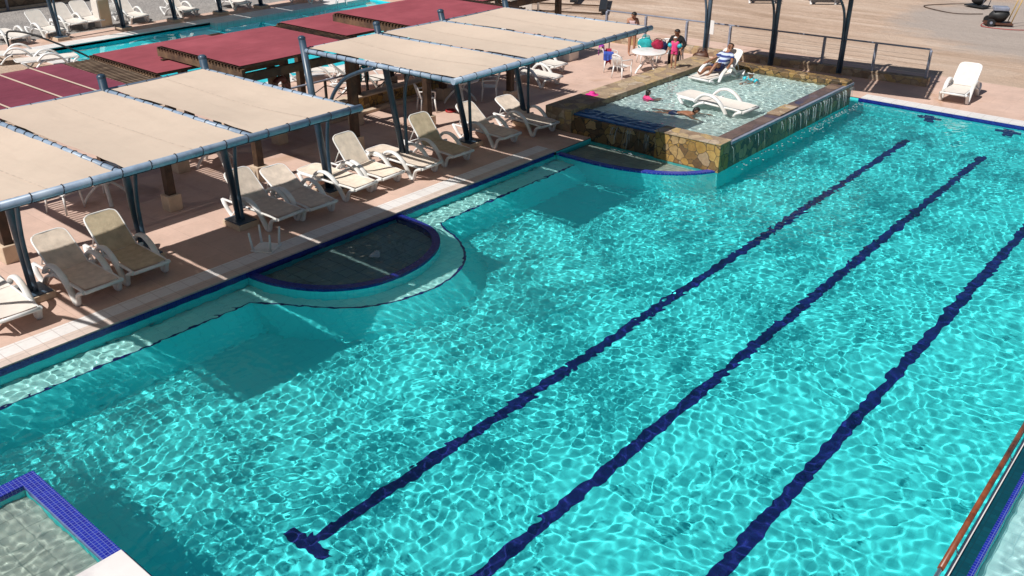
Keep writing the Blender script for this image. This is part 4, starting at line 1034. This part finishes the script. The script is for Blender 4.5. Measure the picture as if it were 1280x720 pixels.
def person(label, loc, rz, J, s=1.0, skin='skin', clothes=(), hair='short', fingers=True, look=(1, 0, 0), group=None, water=False, hairmat='hair'):
    """J: joints in metres for a 1.65 m adult; facing +x"""
    root = thing('person', loc, label, 'person', group, R(rz))
    P, E, Rr, B = [], [], [], []
    def vert(p, r): P.append(Vector(p)); Rr.append(r); return len(P) - 1
    def edge(a, b, name): E.append((a, b)); B.append(name)
    pel = vert(J['pelvis'], 0.125); spn = vert(J['spine'], 0.118); che = vert(J['chest'], 0.135); nk = vert(J['neck'], 0.052)
    h1 = vert(J['head1'], 0.078); h2 = vert(J['head2'], 0.098); hd = (P[h2] - P[h1]).normalized(); h3 = vert(P[h2] + hd * 0.055, 0.062)
    edge(pel, spn, 'belly'); edge(spn, che, 'torso'); edge(che, nk, 'neck'); edge(nk, h1, 'head'); edge(h1, h2, 'head'); edge(h2, h3, 'head')
    f_ = Vector(look); f_ = (f_ - hd * f_.dot(hd)).normalized()
    ch_ = vert(P[h1] + f_ * 0.03 - hd * 0.015, 0.05); edge(h1, ch_, 'head')
    hands = []
    for sd in ('L', 'R'):
        a = vert(J['sh' + sd], 0.062); b = vert(J['el' + sd], 0.042); c_ = vert(J['wr' + sd], 0.027)
        dr = (P[c_] - P[b]).normalized(); pm = vert(P[c_] + dr * 0.075, 0.034)
        edge(che, a, 'shoulder'); edge(a, b, 'upperarm' + sd); edge(b, c_, 'forearm' + sd); edge(c_, pm, 'hand')
        if fingers:
            lat = dr.cross(Vector((0, 0, 1)));
            if lat.length < 0.2: lat = dr.cross(Vector((1, 0, 0)))
            lat.normalize(); nr = lat.cross(dr).normalized()
            for k, (o_, l_) in enumerate([(-0.027, 0.058), (-0.009, 0.072), (0.009, 0.068), (0.027, 0.052)]):
                q1 = vert(P[pm] + lat * o_ + dr * 0.035, 0.0105); q2 = vert(P[q1] + dr * l_ * 0.55 - nr * 0.008, 0.009); q3 = vert(P[q2] + dr * l_ * 0.35 - nr * 0.02, 0.007)
                edge(pm, q1, 'hand'); edge(q1, q2, 'hand'); edge(q2, q3, 'hand')
            q1 = vert(P[c_] + dr * 0.035 - lat * 0.035, 0.012); q2 = vert(P[q1] + dr * 0.045 - lat * 0.02, 0.009); edge(c_, q1, 'hand'); edge(q1, q2, 'hand')
    for sd in ('L', 'R'):
        if 'kn' + sd not in J: continue
        a = vert(J['hi' + sd], 0.095); b = vert(J['kn' + sd], 0.058); mid = vert(P[b].lerp(Vector(J['an' + sd]), 0.3), 0.056); c_ = vert(J['an' + sd], 0.036)
        dr = Vector(J.get('toe' + sd, (J['an' + sd][0] + 0.15, J['an' + sd][1], J['an' + sd][2] - 0.045))); tt = vert(dr, 0.026)
        edge(pel, a, 'hip'); edge(a, b, 'thigh' + sd); edge(b, mid, 'calf'); edge(mid, c_, 'calf'); edge(c_, tt, 'foot')
    P[:] = [p * s for p in P]; Rr[:] = [r * s for r in Rr]
    me = bpy.data.meshes.new('person_body'); me.from_pydata([tuple(p) for p in P], E, [])
    o = bpy.data.objects.new('person_body', me); COL.objects.link(o)
    sk = o.modifiers.new('skin', 'SKIN'); sk.use_smooth_shade = True
    if not me.skin_vertices: me.attributes  # layer is made by the modifier
    lay = me.skin_vertices[0].data if me.skin_vertices else None
    if lay is None:
        import bmesh as bm_; b_ = bm_.new(); b_.from_mesh(me); b_.verts.layers.skin.verify(); b_.to_mesh(me); b_.free(); lay = me.skin_vertices[0].data
    for i in range(len(P)): lay[i].radius = (Rr[i], Rr[i]); lay[i].use_root = (i == 0)
    # torso is wider than deep
    su = o.modifiers.new('sub', 'SUBSURF'); su.levels = 2; su.render_levels = 2
    dg = bpy.context.evaluated_depsgraph_get(); dg.update()
    nm = bpy.data.meshes.new_from_object(o.evaluated_get(dg)); nm.name = 'body'
    bpy.data.objects.remove(o)
    nm.materials.clear(); nm.materials.append(M[skin]); nm.polygons.foreach_set('use_smooth', [True] * len(nm.polygons))
    V = [v.co.copy() for v in nm.vertices]; NRM = [v.normal.copy() for v in nm.vertices]
    def seg(p, a, b):
        d = b - a; t_ = max(0, min(1, (p - a).dot(d) / max(d.length_squared, 1e-9))); return (p - (a + d * t_)).length, t_
    bone = []
    for p in V:
        best = (9, None, 0)
        for (a, b), nme in zip(E, B):
            d_, t_ = seg(p, P[a], P[b]); r_ = Rr[a] * (1 - t_) + Rr[b] * t_
            if d_ - r_ < best[0]: best = (d_ - r_, nme, t_)
        bone.append((best[1], best[2]))
    bo = bpy.data.objects.new('body', nm); COL.objects.link(bo); bo.parent = root
    if water: bo.cycles.is_caustics_receiver = True
    H1, H2 = P[h1], P[h2]
    def piece(name, mat, test, off):
        idx = {}; mv = []; mf = []
        for pl in nm.polygons:
            if all(test(bone[i][0], bone[i][1], V[i]) for i in pl.vertices):
                q_ = []
                for i in pl.vertices:
                    if i not in idx: idx[i] = len(mv); mv.append(V[i] + NRM[i] * off)
                    q_.append(idx[i])
                mf.append(q_)
        if mf:
            x = MB().add(mv, mf, True).build(name, M[mat], root)
            so_ = x.modifiers.new('thick', 'SOLIDIFY'); so_.thickness = 0.006 * s; so_.offset = 1
            if water: x.cycles.is_caustics_receiver = True
    for name, mat, test, off in clothes: piece(name, mat, test, off * s)
    up = hd
    def hairtest(b, t_, co_):
        if b != 'head': return False
        r_ = co_ - (H1 + H2) / 2; a = r_.dot(up) / s; c_ = r_.dot(f_) / s
        if hair == 'long': return a > 0.055 or c_ < 0.015
        return a > 0.05 or (c_ < 0.005 and a > -0.06)
    piece('hair' if hairmat == 'hair' else 'cap', hairmat, hairtest, 0.014 * s)
    # face
    lat = hd.cross(f_).normalized(); fc = H1.lerp(H2, 0.55)
    for sg in (-1, 1):
        MB().blob(tuple(fc + f_ * 0.093 * s + lat * 0.032 * sg * s + hd * 0.01 * s), (0.011 * s,) * 3, 1, 8, 0).build('eye', M['eye'], root)
        MB().blob(tuple(fc + lat * 0.095 * sg * s - f_ * 0.005 * s), (0.018 * s, 0.014 * s, 0.028 * s), 2, 8, 0).build('ear', M[skin], root)
    MB().blob(tuple(fc + f_ * 0.098 * s - hd * 0.018 * s), (0.018 * s, 0.014 * s, 0.02 * s), 3, 8, 0).build('nose', M[skin], root)
    MB().blob(tuple(fc + f_ * 0.086 * s - hd * 0.052 * s), (0.016 * s, 0.022 * s, 0.008 * s), 4, 8, 0).build('mouth', M['lips'], root)
    return root, P

def stand(**kw):
    J = dict(pelvis=(0, 0, 0.88), spine=(0.0, 0, 1.04), chest=(-0.01, 0, 1.22), neck=(0.0, 0, 1.36), head1=(0.02, 0, 1.455), head2=(0.03, 0, 1.53),
             shL=(0, 0.165, 1.29), elL=(-0.02, 0.22, 1.03), wrL=(0.06, 0.22, 0.80), shR=(0, -0.165, 1.29), elR=(-0.02, -0.22, 1.03), wrR=(0.06, -0.22, 0.80),
             hiL=(0, 0.085, 0.83), knL=(0.02, 0.095, 0.46), anL=(0, 0.10, 0.075), hiR=(0, -0.085, 0.83), knR=(0.02, -0.095, 0.46), anR=(0, -0.10, 0.075))
    J.update(kw); return J
TOR = ('torso', 'belly', 'shoulder', 'hip')
person('woman standing behind the round table, head bowed, in a pale pink swimsuit', (-18.7, 28.85, 0), -38,
       stand(head1=(0.06, 0, 1.44), head2=(0.11, 0, 1.50), elL=(0.04, 0.22, 1.06), wrL=(0.22, 0.08, 1.0), elR=(0.04, -0.22, 1.06), wrR=(0.22, -0.08, 1.02)), 1.0, 'skin',
       [('swimsuit', 'swim_white', lambda b, t, c: (b in ('torso', 'belly', 'shoulder')) and c.z < 1.29, 0.010), ('swim_briefs', 'blackcloth', lambda b, t, c: b in ('hip',) or (b in ('belly',) and c.z < 0.86), 0.010)], 'short', look=(0.7, 0, -0.7))
person('person in black seated on a chair beside the round table', (-16.5, 28.35, 0), -70,
       dict(pelvis=(-0.02, 0, 0.54), spine=(-0.03, 0, 0.72), chest=(0.0, 0, 0.92), neck=(0.02, 0, 1.07), head1=(0.06, 0, 1.16), head2=(0.09, 0, 1.235),
            shL=(0, 0.175, 0.99), elL=(0.03, 0.29, 0.76), wrL=(0.24, 0.22, 0.70), shR=(0, -0.175, 0.99), elR=(0.03, -0.29, 0.76), wrR=(0.24, -0.22, 0.70),
            hiL=(0.05, 0.10, 0.53), knL=(0.43, 0.13, 0.53), anL=(0.42, 0.14, 0.09), hiR=(0.05, -0.10, 0.53), knR=(0.43, -0.13, 0.53), anR=(0.44, -0.14, 0.09)), 1.0, 'skin_d',
       [('shirt', 'blackcloth', lambda b, t, c: b in TOR or b.startswith('upperarm') or (b == 'neck' and t < 0.4) or b.startswith('forearm'), 0.014),
        ('trousers', 'blackcloth', lambda b, t, c: b == 'hip' or b.startswith('thigh') or b == 'calf', 0.012)], 'short', look=(1, 0, -0.2))
root, P = person('small child in pink with white cap and turquoise arm floats, standing on the rim', (-15.05, 25.75, RZ + 0.05), -75,
       stand(elL=(0.02, 0.30, 1.06), wrL=(0.10, 0.37, 0.86), elR=(0.02, -0.30, 1.06), wrR=(0.10, -0.37, 0.86), knR=(0.10, -0.1, 0.46)), 0.62, 'skin',
       [('swim_shirt', 'pinkwear', lambda b, t, c: b in TOR or (b == 'neck' and t < 0.3), 0.014), ('swim_shorts', 'pinkwear', lambda b, t, c: b == 'hip' or (b.startswith('thigh') and t < 0.4), 0.012)], 'short', look=(1, 0, 0), hairmat='capwhite')
for sg in (-1, 1):
    fl_ = MB(); c0 = Vector((0.01, sg * 0.245, 1.15)) * 0.62; dr = Vector((0, sg * 0.35, -1)).normalized()
    fl_.tube([c0 - dr * 0.06, c0 - dr * 0.04, c0, c0 + dr * 0.04, c0 + dr * 0.06], [0.05, 0.075, 0.085, 0.075, 0.05], 12).build('arm_float', M['band'], root)
# man reclining on the lounger: local +x towards his feet
root, P = person('man in a blue and white striped shirt reclining on a lounger in the raised pool', (-13.6, 26.0, 0.28), -95,
       dict(pelvis=(-0.10, 0, 0.50), spine=(-0.24, 0, 0.60), chest=(-0.40, 0, 0.76), neck=(-0.51, 0, 0.90), head1=(-0.57, 0, 1.0), head2=(-0.61, 0, 1.07),
            shL=(-0.43, 0.185, 0.83), elL=(-0.22, 0.33, 0.68), wrL=(0.0, 0.38, 0.62), shR=(-0.43, -0.185, 0.83), elR=(-0.22, -0.33, 0.68), wrR=(0.0, -0.38, 0.62),
            hiL=(-0.02, 0.09, 0.50), knL=(0.36, 0.17, 0.70), anL=(0.62, 0.10, 0.42), hiR=(-0.02, -0.09, 0.50), knR=(0.40, -0.15, 0.52), anR=(0.76, -0.10, 0.42),
            toeL=(0.76, 0.10, 0.43), toeR=(0.86, -0.12, 0.52)), 1.05, 'skin_d',
       [('striped_shirt', 'stripe', lambda b, t, c: b in ('torso', 'belly', 'shoulder') or (b.startswith('upperarm') and t < 0.6), 0.016),
        ('shorts', 'navycloth', lambda b, t, c: b == 'hip' or (b.startswith('thigh') and t < 0.6), 0.018)], 'short', look=(0.8, 0, 0.1))
def swim(**kw):
    J = dict(pelvis=(-0.50, 0, -0.12), spine=(-0.34, 0, -0.09), chest=(-0.16, 0, -0.06), neck=(-0.02, 0, 0.0), head1=(0.05, 0, 0.07), head2=(0.08, 0, 0.145),
             shL=(-0.10, 0.165, -0.05), elL=(0.10, 0.30, -0.08), wrL=(0.30, 0.30, -0.09), shR=(-0.10, -0.165, -0.05), elR=(0.08, -0.32, -0.08), wrR=(0.26, -0.38, -0.09),
             hiL=(-0.55, 0.085, -0.14), knL=(-0.90, 0.14, -0.20), anL=(-1.22, 0.10, -0.16), hiR=(-0.55, -0.085, -0.14), knR=(-0.90, -0.12, -0.16), anR=(-1.22, -0.12, -0.20),
             toeL=(-1.36, 0.10, -0.19), toeR=(-1.36, -0.12, -0.22)); J.update(kw); return J
WZ = RZ - 0.035
person('dark-haired boy swimming in the raised pool below the empty lounger', (-11.95, 21.75, WZ), 8, swim(chest=(-0.16, 0, -0.02), pelvis=(-0.45, 0, -0.04), spine=(-0.32, 0, -0.02)), 0.95, 'skin_d',
       [('swim_trunks', 'navycloth', lambda b, t, c: b == 'hip' or (b.startswith('thigh') and t < 0.5), 0.012)], 'short', look=(1, 0, 0), water=True)
root, P = person('girl in pink with dark hair, near the left rim of the raised pool', (-13.85, 22.35, WZ - 0.02), 60,
       dict(pelvis=(-0.06, 0, -0.24), spine=(-0.04, 0, -0.14), chest=(0, 0, -0.02), neck=(0.01, 0, 0.10), head1=(0.03, 0, 0.18), head2=(0.04, 0, 0.25),
            shL=(0, 0.15, 0.03), elL=(0.12, 0.27, -0.06), wrL=(0.30, 0.24, -0.08), shR=(0, -0.15, 0.03), elR=(0.12, -0.27, -0.06), wrR=(0.30, -0.24, -0.08),
            hiL=(0, 0.08, -0.26), knL=(0.25, 0.1, -0.26), anL=(0.5, 0.1, -0.28), hiR=(0, -0.08, -0.26), knR=(0.25, -0.1, -0.26), anR=(0.5, -0.1, -0.28)), 0.8, 'skin',
       [('swim_shirt', 'pinkwear', lambda b, t, c: b in TOR or b.startswith('upperarm') or (b == 'neck' and t < 0.4), 0.014)], 'long', look=(1, 0, 0), water=True)
root, P = person('child with goggles on the head and blue arm floats beside the man on the lounger', (-12.55, 26.25, WZ - 0.02), -100,
       dict(pelvis=(-0.06, 0, -0.24), spine=(-0.04, 0, -0.14), chest=(0, 0, -0.02), neck=(0.01, 0, 0.10), head1=(0.03, 0, 0.18), head2=(0.04, 0, 0.25),
            shL=(0, 0.15, 0.03), elL=(0.05, 0.33, 0.0), wrL=(0.22, 0.40, 0.0), shR=(0, -0.15, 0.03), elR=(0.05, -0.33, 0.0), wrR=(0.22, -0.40, 0.0),
            hiL=(0, 0.08, -0.26), knL=(0.25, 0.1, -0.26), anL=(0.5, 0.1, -0.28), hiR=(0, -0.08, -0.26), knR=(0.25, -0.1, -0.26), anR=(0.5, -0.1, -0.28)), 0.8, 'skin',
       [('swim_shirt', 'band', lambda b, t, c: b in TOR, 0.012)], 'short', look=(1, 0, 0.1), water=True)
for sg in (-1, 1):
    c0 = Vector((0.03, sg * 0.26, 0.02)) * 0.8; dr = Vector((0.15, sg, 0)).normalized()
    MB().tube([c0 - dr * 0.06, c0 - dr * 0.04, c0, c0 + dr * 0.04, c0 + dr * 0.06], [0.05, 0.075, 0.085, 0.075, 0.05], 12).build('arm_float', M['band'], root)
g0 = MB(); hc = Vector((0.045, 0, 0.29)) * 0.8
g0.tube([(hc.x + 0.095 * math.cos(a), 0.095 * math.sin(a), hc.z + 0.01 * math.cos(a)) for a in [2 * PI * k / 18 for k in range(18)]], 0.012, 6, closed=True).build('goggles', M['capwhite'], root)
